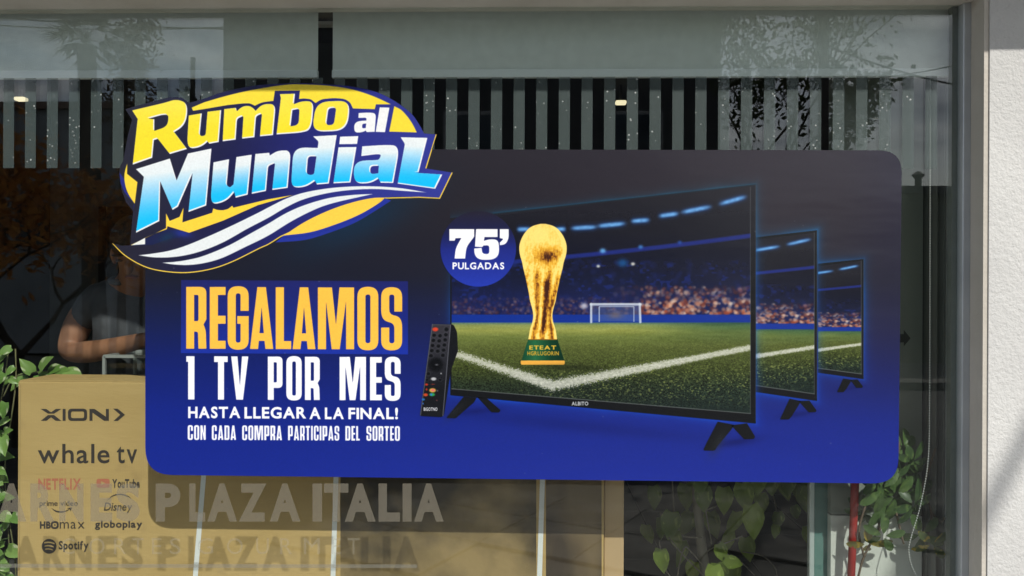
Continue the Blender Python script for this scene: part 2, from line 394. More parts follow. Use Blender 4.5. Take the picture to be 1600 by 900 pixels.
for (L_, TL, R_, TR, BL, BR, sy, sx) in tvs:
    first = sx == 1.0
    slt = (TR - TL) / (R_ - L_); slb = (BR - BL) / (R_ - L_)
    sl = region(L_ - 45, TR - 50, R_ + 45, BR + 60); X, Y = PX[sl], PY[sl]
    d = tvgrow(X, Y, L_, TR, R_, BR, slt, slb, first)
    g = np.exp(-d / 5.0) * (d > 0) * 0.56 * (0.6 + 0.8 * vnoise(X.shape, 60, 60, 61))
    fade = 1 - ss(TR + 30, TR - 12, Y) * ss(R_ - 60, R_ - 430, X) * 0.9
    g *= np.where(X > L_ - (60 if first else 0), 1, 0) * fade
    if first: g *= np.where(X < L_, 0.75 * ss(350, 470, Y), 1.0) * (0.5 + 0.5 * ss(340, 620, Y) + 0.25 * (X > R_))
    gc = ramp(Y, [(280, (40,130,170)), (430, (30,110,190)), (560, (28,92,205)), (660, (30,92,214))])
    IMG[sl] += (gc - IMG[sl]) * np.clip(g, 0, 1)[..., None]
    # body
    quad = [(L_, TL), (R_, TR), (R_, BR), (L_, BL)]
    paint(shape(quad), (lambda X, Y: ramp(Y + (X - 705) * 0.12, [(300, (42,41,49)), (440, (30,32,40)), (560, (24,26,30))])) if first else (26, 28, 33))
    if first: blend(np.exp(-np.abs(Y - (TR + slt * (X - R_))) / 0.9) * 0.55 * (X > 770) * (X < R_), (30, 96, 128), sl)
    # picture
    b = 8.5 * (sx ** 1.0) if first else 5.0 * sx
    XR, XL = R_ - b, (L_ + 2 if first else L_)
    bb = 15.5 * sy
    qs = [(XL, TL + 4), (XR, TR + 5 * sy), (XR, BR - bb), (XL, BL - (10 if first else bb - 1))]
    mk, sl = cover(shape(qs)); X, Y = PX[sl], PY[sl]
    u = 1171 - (XR - X) / sx                       # matching pixel in the first television
    v = 288 + (Y - TR) / sy
    shp = X.shape
    base = ramp(v, [(288, (40,40,48)), (360, (30,31,42)), (400, (24,27,46)), (440, (26,32,60)), (470, (30,38,84)), (491, (26,36,86)), (493, (24,56,148)), (503, (22,58,152)), (504.5, (96,124,110)), (508, (140,152,92)), (516, (150,156,84)), (526, (112,124,66)), (545, (90,100,52)), (575, (68,78,40)), (600, (42,53,38)), (640, (30,41,41)), (670, (28,40,43))])
    rr = ss(960, 1150, u)[..., None]               # right side of the pitch is greener and darker at the boards
    gr = ramp(v, [(503, (40,78,70)), (510, (58,92,60)), (520, (84,104,60)), (540, (90,100,52)), (575, (66,76,40)), (610, (38,52,44)), (670, (30,42,44))])
    base = np.where((v > 503.5)[..., None], base * (1 - 0.75 * rr) + gr * 0.75 * rr, base)
    # stand tiers
    band = v - (401 - 0.0 - 24.0 * ((u - 890) / 280).clip(-1, 2) ** 1.0 * 1.1 - 6 * ((u - 890) / 280).clip(0, 2) ** 2)
    base += (np.array((38, 54, 140)) / 255 - base) * (np.exp(-(band / 3.6) ** 4) * 0.85 * ss(700, 820, u))[..., None]
    bl = vnoise(shp, 9, 6, 11) * vnoise(shp, 30, 14, 12)
    base += (np.array((36, 58, 150)) / 255 - base) * (np.clip(bl * 2.4 - 0.95, 0, .42) * ss(404, 414, v) * ss(478, 462, v))[..., None]
    n9 = vnoise(shp, 7, 7, 77)
    # crowd of soft dots and roof lights
    for (cx, cy, r_, cc, a) in crowd:
        X0 = XR - (1171 - cx) * sx; Y0 = TR + (cy - 288) * sy
        if X0 < XL - 4: continue
        s0 = region(X0 - r_*2.2*sx, Y0 - r_*2.2*sy, X0 + r_*2.2*sx, Y0 + r_*2.2*sy)
        ya, yb = max(s0[0].start - sl[0].start, 0), min(s0[0].stop - sl[0].start, shp[0]); xa, xb = max(s0[1].start - sl[1].start, 0), min(s0[1].stop - sl[1].start, shp[1])
        if yb <= ya or xb <= xa: continue
        q = np.exp(-((((X[ya:yb, xa:xb] - X0) / (r_*sx))**2 + ((Y[ya:yb, xa:xb] - Y0) / (r_*sy*.9))**2) ** 1.6)) * a
        base[ya:yb, xa:xb] += (np.array(cc) / 255 - base[ya:yb, xa:xb]) * q[..., None]
    for (xa, xb, ya, yb) in strips:
        cxs, cys, hl_, an_ = (xa+xb)/2, (ya+yb)/2, math.hypot(xb-xa, yb-ya)/2, math.atan2(yb-ya, xb-xa)
        ul = ((u-cxs)*math.cos(an_) + (v-cys)*math.sin(an_)) / hl_; vl = (-(u-cxs)*math.sin(an_) + (v-cys)*math.cos(an_))
        base += (np.array((34, 82, 160)) / 255 - base) * (np.exp(-((vl / 5.2)**2 + (ul/1.05)**6)) * 0.6)[..., None]
        base += (np.array((118, 178, 234)) / 255 - base) * (np.exp(-((vl / 3.3)**2 + (ul/1.0)**4) ** 1.3) * (0.75 + 0.25*n9) )[..., None]
    for (cx, cy, r_, cc) in [(941, 392, 5, (110,180,240)), (1000, 386, 4, (70,130,200)), (1061, 379, 3.5, (50,90,170)), (934, 416, 3, (215,220,215)), (988, 412.5, 3.4, (230,230,220)), (972, 411, 8, (30,90,150)), (912, 478, 6, (200,200,215))]:
        base += (np.array(cc) / 255 - base) * (np.exp(-(((u - cx) / r_)**2 + ((v - cy) / (r_*.8))**2) ** 1.3) * 0.85)[..., None]
    # boards
    base += (np.array((24, 56, 148)) / 255 - base) * (ss(490.5, 492.5, v) * ss(504, 502.5, v) * 0.9)[..., None]
    # goal
    if first:
        for (a0, b0, a1, b1, wd) in [(923.5, 475, 923.5, 503, 1.9), (999, 475, 1000, 503, 2.0), (923, 475.5, 1000, 475.5, 2.2), (936, 480, 936, 502, 1.0), (936, 479, 990, 479, .7), (990, 480, 990, 502, .8)]:
            dd = segd(X, Y, a0, b0, a1, b1); base += (np.array((205, 214, 226)) / 255 - base) * (np.exp(-(dd / wd) ** 4) * 0.9)[..., None]
        ins = ss(923, 926, X) * ss(1000, 997, X) * ss(475, 478, Y) * ss(503, 501, Y); base += (np.array((110, 130, 170)) / 255 - base) * (ins * 0.35)[..., None]
        base += (np.array((150, 120, 90)) / 255 - base) * (np.exp(-(((X - 961) / 12)**2 + ((Y - 493) / 5)**2)) * 0.5)[..., None]
    # grass
    n1 = vnoise(shp, 1.7, 1.3, 21); n2 = vnoise(shp, 4.1, 2.7, 22) * .6 + vnoise(shp, 2.7, 2.1, 24) * .4; n3 = vnoise(shp, 40, 5, 23)
    dep = ss(512, 600, v); tx_ = ((n1 * 0.6 + n2 * 0.4) - 0.5) * 2
    amp = 0.03 + 0.20 * dep * ss(668, 600, v)
    lum = np.where(v > 504, 1 + (tx_ * amp * 3.2), 1.0)
    base = base * np.clip(lum, 0.25, 2.2)[..., None]
    hl = np.clip((n2 - 0.62) * 5, 0, 1) * ss(555, 590, v) * ss(650, 600, v)
    base += (np.array((138, 146, 84)) / 255 - base) * (hl * 0.75 * ss(760, 900, u))[..., None]
    base += ((n3 - 0.5) * 0.05 * (v > 505) * ss(560, 520, v))[..., None]
    # touch lines with ragged edges
    jit = (n1 - .5) * 8 + (n2 - .5) * 7
    d1 = segd(u, v, 690, 545, 862, 602) + jit - 1.6; d2 = segd(u, v, 862, 602, 1180, 541) + jit * (0.4 + 0.6 * ss(1100, 880, u)) - 1.0
    w1 = 2.8 + 2.8 * ss(720, 860, u); w2 = 2.9 + 3.0 * ss(1150, 870, u)
    lm = np.maximum(ss(w1 + 2, w1 - 1.5, d1) * (u < 866), ss(w2 + 2, w2 - 1.5, d2))
    base += (np.array((214, 216, 206)) / 255 - base) * (lm * (0.62 + 0.38 * n2))[..., None]
    vg = ss(0, 40, X - XL + 25) if first else 1.0
    IMG[sl] += (base - IMG[sl]) * mk[..., None]
    # thin light line round the bezel
    for (a0, b0, a1, b1, al) in [(XL, BL - (10 if first else bb - 1), XR, BR - bb, .8), (XR, TR + 5*sy, XR, BR - bb, .45), (R_ - .5, TR + 2, R_ - .5, BR - 4, .22)]:
        s2 = region(min(a0, a1) - 3, min(b0, b1) - 3, max(a0, a1) + 3, max(b0, b1) + 3)
        blend(np.exp(-(segd(PX[s2], PY[s2], a0, b0, a1, b1) / 0.65) ** 2) * al, (118, 124, 122), s2)
# shadows on the floor and feet
for (cx, cy, rx, ry, a, an) in [(905, 665, 190, 11, .35, .1), (1150, 690, 34, 6, .7, -.15), (745, 642, 34, 5, .6, -.1), (1245, 647, 26, 4, .6, -.15), (1328, 606, 20, 3, .55, -.15)]:
    blob(cx, cy, rx, ry, (22, 30, 96), a, an)
feet = [ZL([(285,462),(405,486),(385,520),(285,640),(265,675,14),(178,674,14),(200,625)]), ZL([(385,490),(500,474),(560,572,8),(552,588,8),(480,592,10)]),
        ZL([(812,294),(895,312),(880,340),(830,420),(808,446,8),(742,446,8)]), ZL([(880,312),(958,308),(1010,380,6),(1004,392,6),(952,394,6)]),
        ZL([(1205,146),(1268,156),(1255,180),(1226,226),(1208,246,6),(1160,246,6)]), ZL([(1258,158),(1310,152),(1350,204,5),(1345,214,5),(1302,214,5)]),
        ZM([(425,645),(525,655),(505,690),(390,790),(362,815,12),(288,812,12)]), ZM([(530,650),(605,660),(712,752,8),(700,770,8),(640,768,10)])]
for p in feet: paint(shape(rpoly(p)), (25, 27, 31))
blob(1122, 690, 8, 22, (52, 56, 58), .45, 0.5); blob(712, 642, 6, 18, (50, 54, 58), .4, 0.8)
paint_tris(fit(word_tris("ALBIYO".replace('Y', 'T'), BLD), 893, 919, 627, 633), (196, 200, 204))

# --- disc with the screen size
cxy = [(747.5 + 59 * math.cos(a), 389 + 59 * math.sin(a)) for a in np.linspace(0, 2*math.pi, 73)[:-1]]
paint(shape(cxy), lambda X, Y: ramp(Y, [(330, (42,40,56)), (362, (36,40,84)), (390, (38,50,136)), (445, (44,66,178))]))
seven = ZT([(78,63),(212,63),(212,104),(170,160,26),(163,222),(106,222),(112,165,26),(142,112),(112,112),(106,126),(78,126)])
five = ZT([(222,63),(338,63),(338,106),(268,106),(264,126),(300,116,24),(346,122,42),(346,228,62),(210,230,60),(212,168),(252,164),(256,196,16),(293,198,16),(293,150,16),(262,152),(256,160),(216,158)])
apos = ZT([(350,63),(398,63),(398,112,16),(382,146,20),(350,150),(350,136),(370,116,8),(350,112)])
for p in (seven, five, apos): paint(shape(rpoly(p)), (250, 250, 252))
paint_tris(fit(word_tris("PULGADAS", BLD, 0.09), 707.5, 788, 410, 421), (250, 250, 252))

# --- trophy: a plain golden ball on a fluted stem with a green banded foot
prof = [(350, 4), (353, 15), (358, 23), (368, 31), (380, 36), (390, 37), (400, 35.5), (410, 32.5), (420, 30.5), (432, 27.5), (446, 24.5), (458, 22), (470, 20), (482, 16.6), (492, 15), (502, 16), (513, 19.5), (524, 21.5), (531, 22.5)]
cx_ = lambda y: 848.5 - (y - 350) * 0.003
po = cr([(cx_(y) + r_, y) for y, r_ in prof]) + cr([(cx_(y) - r_, y) for y, r_ in prof[::-1]])
def gold(X, Y):
    rad = np.interp(Y, [p[0] for p in prof], [p[1] for p in prof]); u = np.clip((X - 848.5) / np.maximum(rad, 3), -1, 1)
    shp = X.shape; n = vnoise(shp, 2.6, 9, 31) * .5 + vnoise(shp, 5, 4, 32) * .3 + vnoise(shp, 1.6, 2, 33) * .2
    stem = ss(412, 436, Y)
    fl = np.cos((u * 3.1 + (Y - 430) * 0.012) * math.pi) * 0.5 + 0.5
    t = (1 - stem) * (0.92 - 0.55 * np.exp(-(((u - .25) / .5)**2 + ((Y - 400) / 12)**2)) + 0.2 * np.exp(-(((u + .2) / .4)**2 + ((Y - 366) / 12)**2))) + stem * (0.25 + 0.75 * fl)
    tw = np.exp(-((u - 0.35 * np.sin((Y - 430) / 26.0) - .05) / .26) ** 2) * ss(432, 446, Y) * ss(522, 505, Y)
    t = t - 0.55 * tw + 0.12 * (1 - tw) - 0.45 * np.exp(-(((u - .15) / .42)**2 + ((Y - 402) / 9)**2))
    t = t + (n - .5) * 0.9 * (0.35 + 0.65 * ss(372, 396, Y)) + 0.35 * ss(.72, .95, np.abs(u))
    return ramp(np.clip(t, 0, 1.1), [(0, (74,40,28)), (.3, (128,78,34)), (.55, (204,146,48)), (.8, (238,186,66)), (1.1, (255,226,130))])
paint(shape(po), gold)
paint(shape([(825.5, 530), (871, 530), (875, 543), (881.5, 563), (815, 563), (821, 543)]), lambda X, Y: ramp(X, [(812, (22,70,48)), (836, (44,110,72)), (862, (20,66,44)), (884, (14,50,36))]))
paint(shape([(821, 533.5), (874, 533.5), (879.5, 557), (815.5, 557)]), (196, 158, 52), 0.0)
for (ya, yb, wdd) in [(529.5, 531, 22.5), (563, 569.6, 34.5)]:
    paint(shape(rpoly([(848 - wdd, ya, 2), (848 + wdd, ya, 2), (848 + wdd - .5, yb, 2.5), (848 - wdd + .5, yb, 2.5)])), (236, 178, 78))
paint_tris(fit(word_tris("ETEAT", BLD, 0.10), 827, 869, 539.5, 546), (226, 186, 66))
paint_tris(fit(word_tris("HGRLUGORIN", BLD, 0.10), 824, 873, 548.5, 555), (206, 164, 56))
blob(895, 574, 46, 5, (30, 36, 24), .55, 0.02)

# --- remote control
paint(shape(rpoly(ZM([(178,80,14),(345,84,18),(372,140,20),(380,290),(325,440),(268,806,30),(82,796,16)]))), (26, 28, 33))
paint(shape(rpoly(ZM([(182,84,10),(322,88,10),(262,800,16),(88,790,12)]))), lambda X, Y: ramp(Y, [(505, (62,60,68)), (560, (46,47,54)), (610, (26,28,33)), (655, (28,30,36))]))
def line_(a, b, wd, col, al=1.0):
    (x0, y0), (x1, y1) = a, b
    s2 = region(min(x0, x1) - 4, min(y0, y1) - 4, max(x0, x1) + 4, max(y0, y1) + 4)
    blend(np.exp(-(segd(PX[s2], PY[s2], x0, y0, x1, y1) / wd) ** 2) * al, col, s2)
e = ZM([(180,84),(88,790),(322,88),(262,796)])
line_(e[0], e[1], .6, (120,124,134), .8); line_(e[2], e[3], .6, (128,130,140), .8); line_(e[0], e[2], .6, (110,112,120), .6)
def btn(x, y, rx, ry, col, ring=True):
    (cx, cy), = ZM([(x, y)])
    if ring: blob(cx, cy, rx/5*1.25, ry/5*1.25, (96, 98, 106), .55, 0, 3)
    blob(cx, cy, rx/5, ry/5, col, .95, 0, 3)
btn(203, 122, 24, 16, (226, 76, 50), False); btn(290, 122, 18, 18, (18, 20, 24))
for r_ in range(5):
    for c_ in range(3):
        btn(194 + c_*46 - r_*6, 168 + r_*40 + (6 if c_ == 1 else 0) - c_*2, 17, 15, (16, 18, 22)) if not (r_ == 4 and c_ == 1) else None
btn(208, 396, 58, 56, (14, 16, 20), False); blob(*ZM([(214, 398)])[0], 2.4, 1.2, (150,152,156), .7)
btn(150, 468, 14, 14, (14,16,20)); btn(248, 466, 6, 6, (170,172,176), False)
btn(190, 508, 22, 13, (196,198,202), False); btn(240, 515, 14, 10, (12,14,18)); btn(140, 515, 14, 8, (12,14,18))
for (x, y, rx, ry, cc) in [(135,552,13,9,(190,60,40)),(185,550,18,5,(110,50,44)),(182,597,27,17,(232,196,80)),(184,596,16,10,(226,110,120)),(135,590,8,10,(170,60,40)),(128,632,18,12,(214,84,44)),(178,630,24,13,(52,170,90)),(172,630,10,9,(60,130,200)),(110,668,13,9,(40,120,190)),(220,600,6,8,(90,90,94)),(108,700,5,8,(60,110,180)),(215,675,8,6,(90,60,60))]:
    btn(x, y, rx, ry, cc, False)
paint_tris(fit(word_tris("BIGOTMO".replace('M','N'), BLD), 662.5, 684, 636, 641.5), (225, 227, 232))

# --- headline lettering
def kword(word, x0, x1, yt, yb, col, gap=19, cells=None):
    s_ = (yb - yt) / 430.0
    if cells is None:
        tot = sum(K[c][0] for c in word) + gap * (len(word) - 1); k_ = (x1 - x0) / tot; cells = []; x = x0
        for c in word: cells.append((x, x + K[c][0] * k_)); x += (K[c][0] + gap) * k_
    for c, (a, b) in zip(word, cells):
        wd, o, hs = K[c]; kx = (b - a) / wd
        def tr(pl): return [(a + p[0] * kx, yt + p[1] * s_ + (a - 300) * 0.0045) for p in rpoly(pl)]
        paint(shape(tr(o), [tr(h) for h in hs]), col)
paint(shape([(284.5, 437.5), (638, 439.5), (638, 553.5), (284, 551.5)]), lambda X, Y: ramp(Y, [(437, (38,44,112)), (500, (34,48,134)), (552, (34,58,166))]))
cz = [(55,195),(218,328),(342,488),(497,658),(675,782),(792,950),(967,1218),(1240,1386),(1405,1551)]
kword("REGALAMOS", 0, 0, 448.2, 544.6, (255, 198, 82), cells=[(280+a/4.4444, 280+b/4.4444) for a, b in cz])
for wd_, cz in [("1", [(55,112)]), ("TV", [(248,342),(366,485)]), ("POR", [(620,722),(748,855),(877,980)]), ("MES", [(1117,1300),(1328,1410),(1430,1540)])]:
    kword(wd_, 0, 0, 556.3, 623.8, (250, 250, 252), cells=[(280+a/4.4444, 280+b/4.4444) for a, b in cz])
for wd_, a, b in [("HASTA",68,430),("LLEGAR",458,887),("A",908,986),("LA",1015,1147),("FINAL!",1178,1522)]:
    dy_ = a / 1500 * 2.2
    paint_tris(fit(word_tris(wd_, BLD, 0.075), 280+a/4.4444, 280+b/4.4444, 634.6+dy_, 653.0+dy_), (250, 250, 252))
for wd_, a, b in [("CON",65,190),("CADA",232,400),("COMPRA",442,718),("PARTICIPAS",760,1115),("DEL",1157,1257),("SORTEO",1303,1535)]:
    kword(wd_, 280+a/4.4444, 280+b/4.4444, 664.0, 686.6, (246, 247, 252), gap=30)

# --- badge
navy = lambda X, Y: ramp(X + (Y - 260) * 0.1, [(180, (44,45,58)), (260, (42,43,66)), (360, (36,38,84)), (460, (42,46,118)), (560, (54,60,146)), (700, (60,68,158))])
outline = [(177,380.5),(192,384),(205,383.5)] + ZC([(262,370),(205,300),(165,190),(150,60)]) + [(187.5,272),(190,259),(193.8,253),(201,215),(208,187.5),(197.7,171.5),(212,167)] \
    + [(245,158),(268,152.5),(285,153),(297,161.5)] + cr([(297,161.5),(320,155),(350,144.5),(395,135),(440,131.5),(477,130.8),(533,134),(562,138),(590,145),(618,159),(643,178),(656,196),(663,209)], 5) \
    + [(682.6,210.7),(665.6,263.6),(707,270.2),(687.3,310.6)] + cr([(687.3,310.6),(655,309),(603,309.8),(580,330),(540,348),(490,366),(450,371)], 5)[1:] \
    + cr([(440,370.5),(420,382.5),(405.6,389.5),(364,410),(330,421.6),(292,427),(254.5,424.4),(226,417),(197.8,401),(177,380.5)], 5)[:-1]
BADGE = outline
paint(shape(outline), navy)
# lower blue ring and the dark glow left of the swoosh
paint(shape(cr(ZD([(60,630),(300,610),(500,552),(700,475),(850,390),(1015,285)])) + cr(ZD([(960,262),(800,350),(600,450),(400,520),(130,572)]))), (44, 60, 160))
paint(shape(ZC([(262,370),(272,310),(190,215),(160,140),(150,60),(158,60),(196,120),(205,200),(275,320)])), (42, 52, 140))
paint(shape(ZC([(540,520),(730,556),(640,590),(560,600),(420,650),(250,655)])), (34, 42, 84))
blob(287, 365, 14, 6, (44, 60, 160), .8, .2); blob(262, 371, 12, 6, (30, 66, 90), .6, -.4)
yel = lambda X, Y: ramp(Y, [(130, (252,228,72)), (230, (250,226,74)), (300, (252,218,72)), (370, (254,208,84))])
Y1 = ZR([(793,275),(805,303)]) + Z1([(0,275),(240,234),(400,216,60),(475,214,20),(530,240),(600,205,40),(690,193,20),(722,190),(738,85),(998,82),(988,170),(1040,164,20),(1110,172,20),(1160,212),(1220,172,40),(1350,160,40),(1460,168,40),(1520,205,30),(1548,268)]) + ZB([(880,272),(890,232),(1015,232)])
Y1 = rpoly(Y1) + cr(ZB([(1015,232),(900,178),(800,140),(690,108),(580,88),(450,74),(300,68),(190,66)]) + Z1([(1000,15),(850,22),(650,50),(450,86),(300,120),(150,160),(0,205)]))[1:]
paint(shape(Y1), yel)
paint(shape(cr(Z4([(512,88),(570,120),(625,180),(665,240),(698,305)])) + Z4([(470,298)])), yel)
paint(shape(Z3([(137,172),(135,280),(243,367),(215,592)]) + cr(Z3([(215,592),(160,510),(125,430),(108,340),(112,260),(137,172)]))[1:-1]), yel)
Y4 = Z3([(540,690),(578,770),(680,728),(722,630),(710,785),(1020,685),(1030,640),(1070,655,15),(1130,660,20),(1185,645,15),(1228,612),(1240,632),(1600,545)]) + Z2([(935,632),(560,740),(200,900)]) + Z3([(780,893),(555,825),(548,856),(430,898)]) + ZC([(362,592),(246,655),(246,650),(535,512)])
paint(shape(rpoly(Y4)), lambda X, Y: ramp(Y, [(300, (253,220,72)), (370, (254,214,76))]))
paint(shape(ZC([(362,592),(362,645),(246,653)])), (236, 240, 236))
paint(shape(cr(ZD([(130,573),(300,462),(500,366),(700,298),(860,264),(968,260)])) + cr(ZD([(968,260),(900,315),(750,402),(560,480),(350,545),(130,573)]))[1:-1]), (255, 211, 84))
# letters: white edge first, fill shifted up-left
def shifted(mk, k):
    o = np.zeros_like(mk); o[k:, k:] = 0; 
    a = mk.copy(); a[:-k, :-k] = np.minimum(mk[:-k, :-k], mk[k:, k:]); return a
def letter(outer, holes, fillc, edge=3):
    pl = shape(rpoly(outer), [rpoly(h) for h in holes])
    mk, sl = cover(pl, pad=6); X, Y = PX[sl], PY[sl]
    IMG[sl] += (np.array((244, 246, 248), np.float32) / 255 - IMG[sl]) * mk[..., None]
    if fillc is not None:
        m2 = shifted(mk, edge); c = fillc(X, Y); IMG[sl] += (c - IMG[sl]) * m2[..., None]
ylw = lambda X, Y: ramp(Y, [(140, (250,236,92)), (172, (251,233,78)), (200, (248,230,58)), (260, (250,230,56))])
letter(ZR([(272,300),(560,232,60),(660,200,70),(762,240,90),(742,430,90),(640,490),(752,638),(602,682),(497,548),(462,560),(447,715),(276,775),(320,375)]), [ZR([(410,373),(530,340,20),(592,336,34),(582,440,60),(465,480),(466,377)])], ylw)
letter(ZR([(768,345),(882,325),(862,528,34),(915,520,24),(932,312),(1052,297),(1030,577),(948,592),(934,572),(880,622,60),(750,640,110)]), [], ylw)
letter(Z1([(212,275),(333,262),(343,298),(400,245,46),(490,240,60),(538,294),(600,226,60),(748,218,90),(738,330),(718,545),(582,558),(604,322,16),(542,348,30),(525,567),(397,582),(411,346,16),(345,374,30),(330,592),(195,610)]), [], ylw)
letter(Z1([(790,120),(947,115),(934,225),(1020,192,50),(1142,196,90),(1118,490,130),(1010,520,60),(755,538),(800,160)]), [Z1([(920,286),(994,270,26),(984,440,50),(900,455)])], ylw)
letter(Z1([(1165,200,140),(1522,186,130),(1490,500,150),(1122,512,130)]), [Z1([(1294,266,36),(1376,260,30),(1350,438,38),(1270,444,36)])], ylw)
letter(Z4([(218,145),(300,140,30),(362,146,40),(350,300),(283,302),(278,290),(240,306,26),(180,306,44),(182,214,60),(282,206),(282,184,12),(216,185)]), [Z4([(280,232),(248,234,16),(246,272,16),(276,268)])], None)
letter(Z4([(392,98),(472,100),(435,303),(358,300)]), [], None)
def cy(t0, b0, sl_, xr):
    return lambda X, Y: ramp((Y - (t0 + (X - xr) * sl_)) / (b0 - t0), [(0, (240,244,246)), (.22, (232,242,246)), (.5, (150,216,250)), (.72, (84,204,252)), (.9, (34,198,253)), (1.1, (22,196,253))])
letter(Z3([(228,232),(580,122),(650,350),(768,70),(1012,18),(957,610),(773,677),(817,272),(664,622),(608,656),(480,358),(470,772),(228,893),(310,312)]), [], cy(246, 348, -.13, 270))
letter(Z2([(100,295),(262,262),(236,535,30),(270,556,12),(308,524),(338,240),(497,215),(455,630),(330,662),(318,603),(240,695,70),(66,745,130)]), [], cy(248, 308, -.12, 360))
letter(Z2([(535,208),(680,195),(683,225),(760,176,46),(908,165,110),(893,300),(870,560),(710,582),(740,302,16),(668,332,30),(645,592),(497,622)]), [], cy(237, 297, -.10, 425))
letter(Z2([(1135,25),(1380,12),(1298,515),(1175,525),(1157,487),(1060,552,70),(905,560,100),(930,138,130),(1182,145),(1192,78,20)]), [Z2([(1170,232),(1082,232,40),(1066,424,44),(1144,424,30)])], cy(216, 292, -.06, 490))
letter(Z4([(65,340),(215,335),(205,400),(58,402)]), [], None)
letter(Z4([(52,428),(200,425),(150,718),(10,725)]), [], cy(224, 287, -.02, 540))
letter(Z4([(248,420),(430,408,60),(552,412,90),(540,520),(503,722),(400,720),(383,685),(320,724,50),(180,728,90),(176,540,120),(385,532,20),(406,488,24),(370,484,20),(240,500)]), [Z4([(385,580),(314,582,34),(314,650,28),(380,642)])], cy(226, 287, 0, 590))
letter(Z4([(565,345),(785,350),(712,635),(680,638),(908,652),(850,770),(540,727),(600,400,14)]), [], cy(214, 285, .05, 650))
# swooshes
u1 = cr(ZC([(305,736),(420,722),(560,698),(700,655),(900,572),(1100,480),(1300,382)]) + ZD([(0,342),(150,268),(300,218),(500,183),(700,168),(900,168),(1100,183),(1310,218)]))
l1 = cr(ZD([(1310,218),(1120,205),(900,190),(700,196),(500,222),(300,272),(150,340),(0,428)]) + ZC([(1200,520),(1000,632),(800,710),(620,748),(450,754),(305,736)]))
paint(shape(u1 + l1[1:-1]), (232, 238, 240))
u2 = cr(ZC([(500,797),(600,790),(720,772),(850,738),(1050,655),(1250,545)]) + ZD([(0,475),(150,387),(300,322),(500,264),(700,238),(868,230)]))
l2 = cr(ZD([(868,230),(740,258),(550,302),(400,352),(200,452),(0,575)]) + ZC([(1200,662),(1000,757),(850,800),(720,816),(600,812),(500,797)]))
paint(shape(u2 + l2[1:-1]), (232, 238, 240))
def stroke(pts, wd, col):
    sl = region(min(p[0] for p in pts)-5, min(p[1] for p in pts)-5, max(p[0] for p in pts)+5, max(p[1] for p in pts)+5)
    d = np.full(PX[sl].shape, 99, np.float32)
    for a, b in zip(pts[:-1], pts[1:]): d = np.minimum(d, segd(PX[sl], PY[sl], *a, *b))
    blend(np.clip((wd - d) / 0.6 + .5, 0, 1), col, sl)
gl = (252, 216, 84)
stroke(cr([(177,380.5),(197.8,399.8),(226,415.9),(254.5,423.4),(292,426),(330,420.6),(364,409),(405.6,388.5),(420,382),(440,369.5)]), 0.8, gl)
stroke([(440,369.5),(452,364)], 0.8, gl)
stroke([(603,309.8),(655,308.6),(687.3,310.2),(706.6,270.6)], 0.8, gl); stroke([(682,211),(666,263)], 0.8, gl)
rs2 = np.random.RandomState(8)
for k in range(46):                       # dust and tiny bubbles under the vinyl
    x, y = rs2.uniform(240, 1395), rs2.uniform(245, 740); blob(x, y, rs2.uniform(.5, 1.2), rs2.uniform(.5, 1.1), (150, 152, 158), rs2.uniform(.12, .5))
IMG *= (1 + (vnoise((IH, IW), 3, 3, 90) - .5) * .035)[..., None]
IMG = np.clip(IMG, 0, 1) ** 1.10

# ================================================================== LARGE STRUCTURE
def ring_mesh(pts, y0, y1):
    """prism: outline (world x,z list) between planes y0 (front) and y1"""
    n = len(pts); a = sum(pts[i][0]*pts[(i+1) % n][1] - pts[(i+1) % n][0]*pts[i][1] for i in range(n))
    if a < 0: pts = pts[::-1]
    v = [(x, y0, z) for x, z in pts] + [(x, y1, z) for x, z in pts]
    f = [tuple(range(n)), tuple(range(2*n-1, n-1, -1))] + [((i+1) % n, i, i+n, (i+1) % n + n) for i in range(n)]
    return mesh_from(v, f)
def solid(name, me, mt, label=None, cat=None, group=None, kind=None):
    """a top-level mesh object with its origin at its lower centre"""
    co = np.zeros(len(me.vertices) * 3); me.vertices.foreach_get('co', co); co = co.reshape(-1, 3)
    c = Vector(((co[:, 0].min() + co[:, 0].max()) / 2, (co[:, 1].min() + co[:, 1].max()) / 2, co[:, 2].min()))
    me.transform(Matrix.Translation(-c)); o = bpy.data.objects.new(name, me); o.location = c; C.objects.link(o)
    if mt is not None and len(me.materials) == 0: me.materials.append(mt)
    return tag(o, label, cat, group, kind)

REC = 0.085                                     # depth of the window recess
XJ = W(1545, 450, -REC).x                       # right jamb
ZT_ = W(800, 11.5, 0).z                         # underside of the lintel
ZS = 0.22                                       # sill
XL_ = -2.6
FL = 0.10                                       # shop floor

M_stucco = noisy("stucco_white", (0.585, 0.585, 0.57), (0.66, 0.66, 0.64), 3.0, 0.92, 0.4, 160, spec=0.15, bdist=0.005)
def stucco_pits(mt):
    nt = mt.node_tree; N = nt.nodes; L = nt.links; b = N["Principled BSDF"]
    v = N.new("ShaderNodeTexNoise"); v.inputs["Scale"].default_value = 60; v.inputs["Detail"].default_value = 8; v.inputs["Roughness"].default_value = 0.62
    t = [n for n in N if n.type == 'MAPPING'][0]; L.new(t.outputs[0], v.inputs["Vector"])
    r = N.new("ShaderNodeValToRGB"); r.color_ramp.elements[0].position = 0.36; r.color_ramp.elements[1].position = 0.60; L.new(v.outputs["Fac"], r.inputs[0])
    old = [n for n in N if n.type == 'BUMP'][0]
    b2 = N.new("ShaderNodeBump"); b2.inputs["Strength"].default_value = 0.25; b2.inputs["Distance"].default_value = 0.006
    L.new(r.outputs[0], b2.inputs["Height"]); L.new(old.outputs[0], b2.inputs["Normal"]); L.new(b2.outputs[0], b.inputs["Normal"])
stucco_pits(M_stucco)
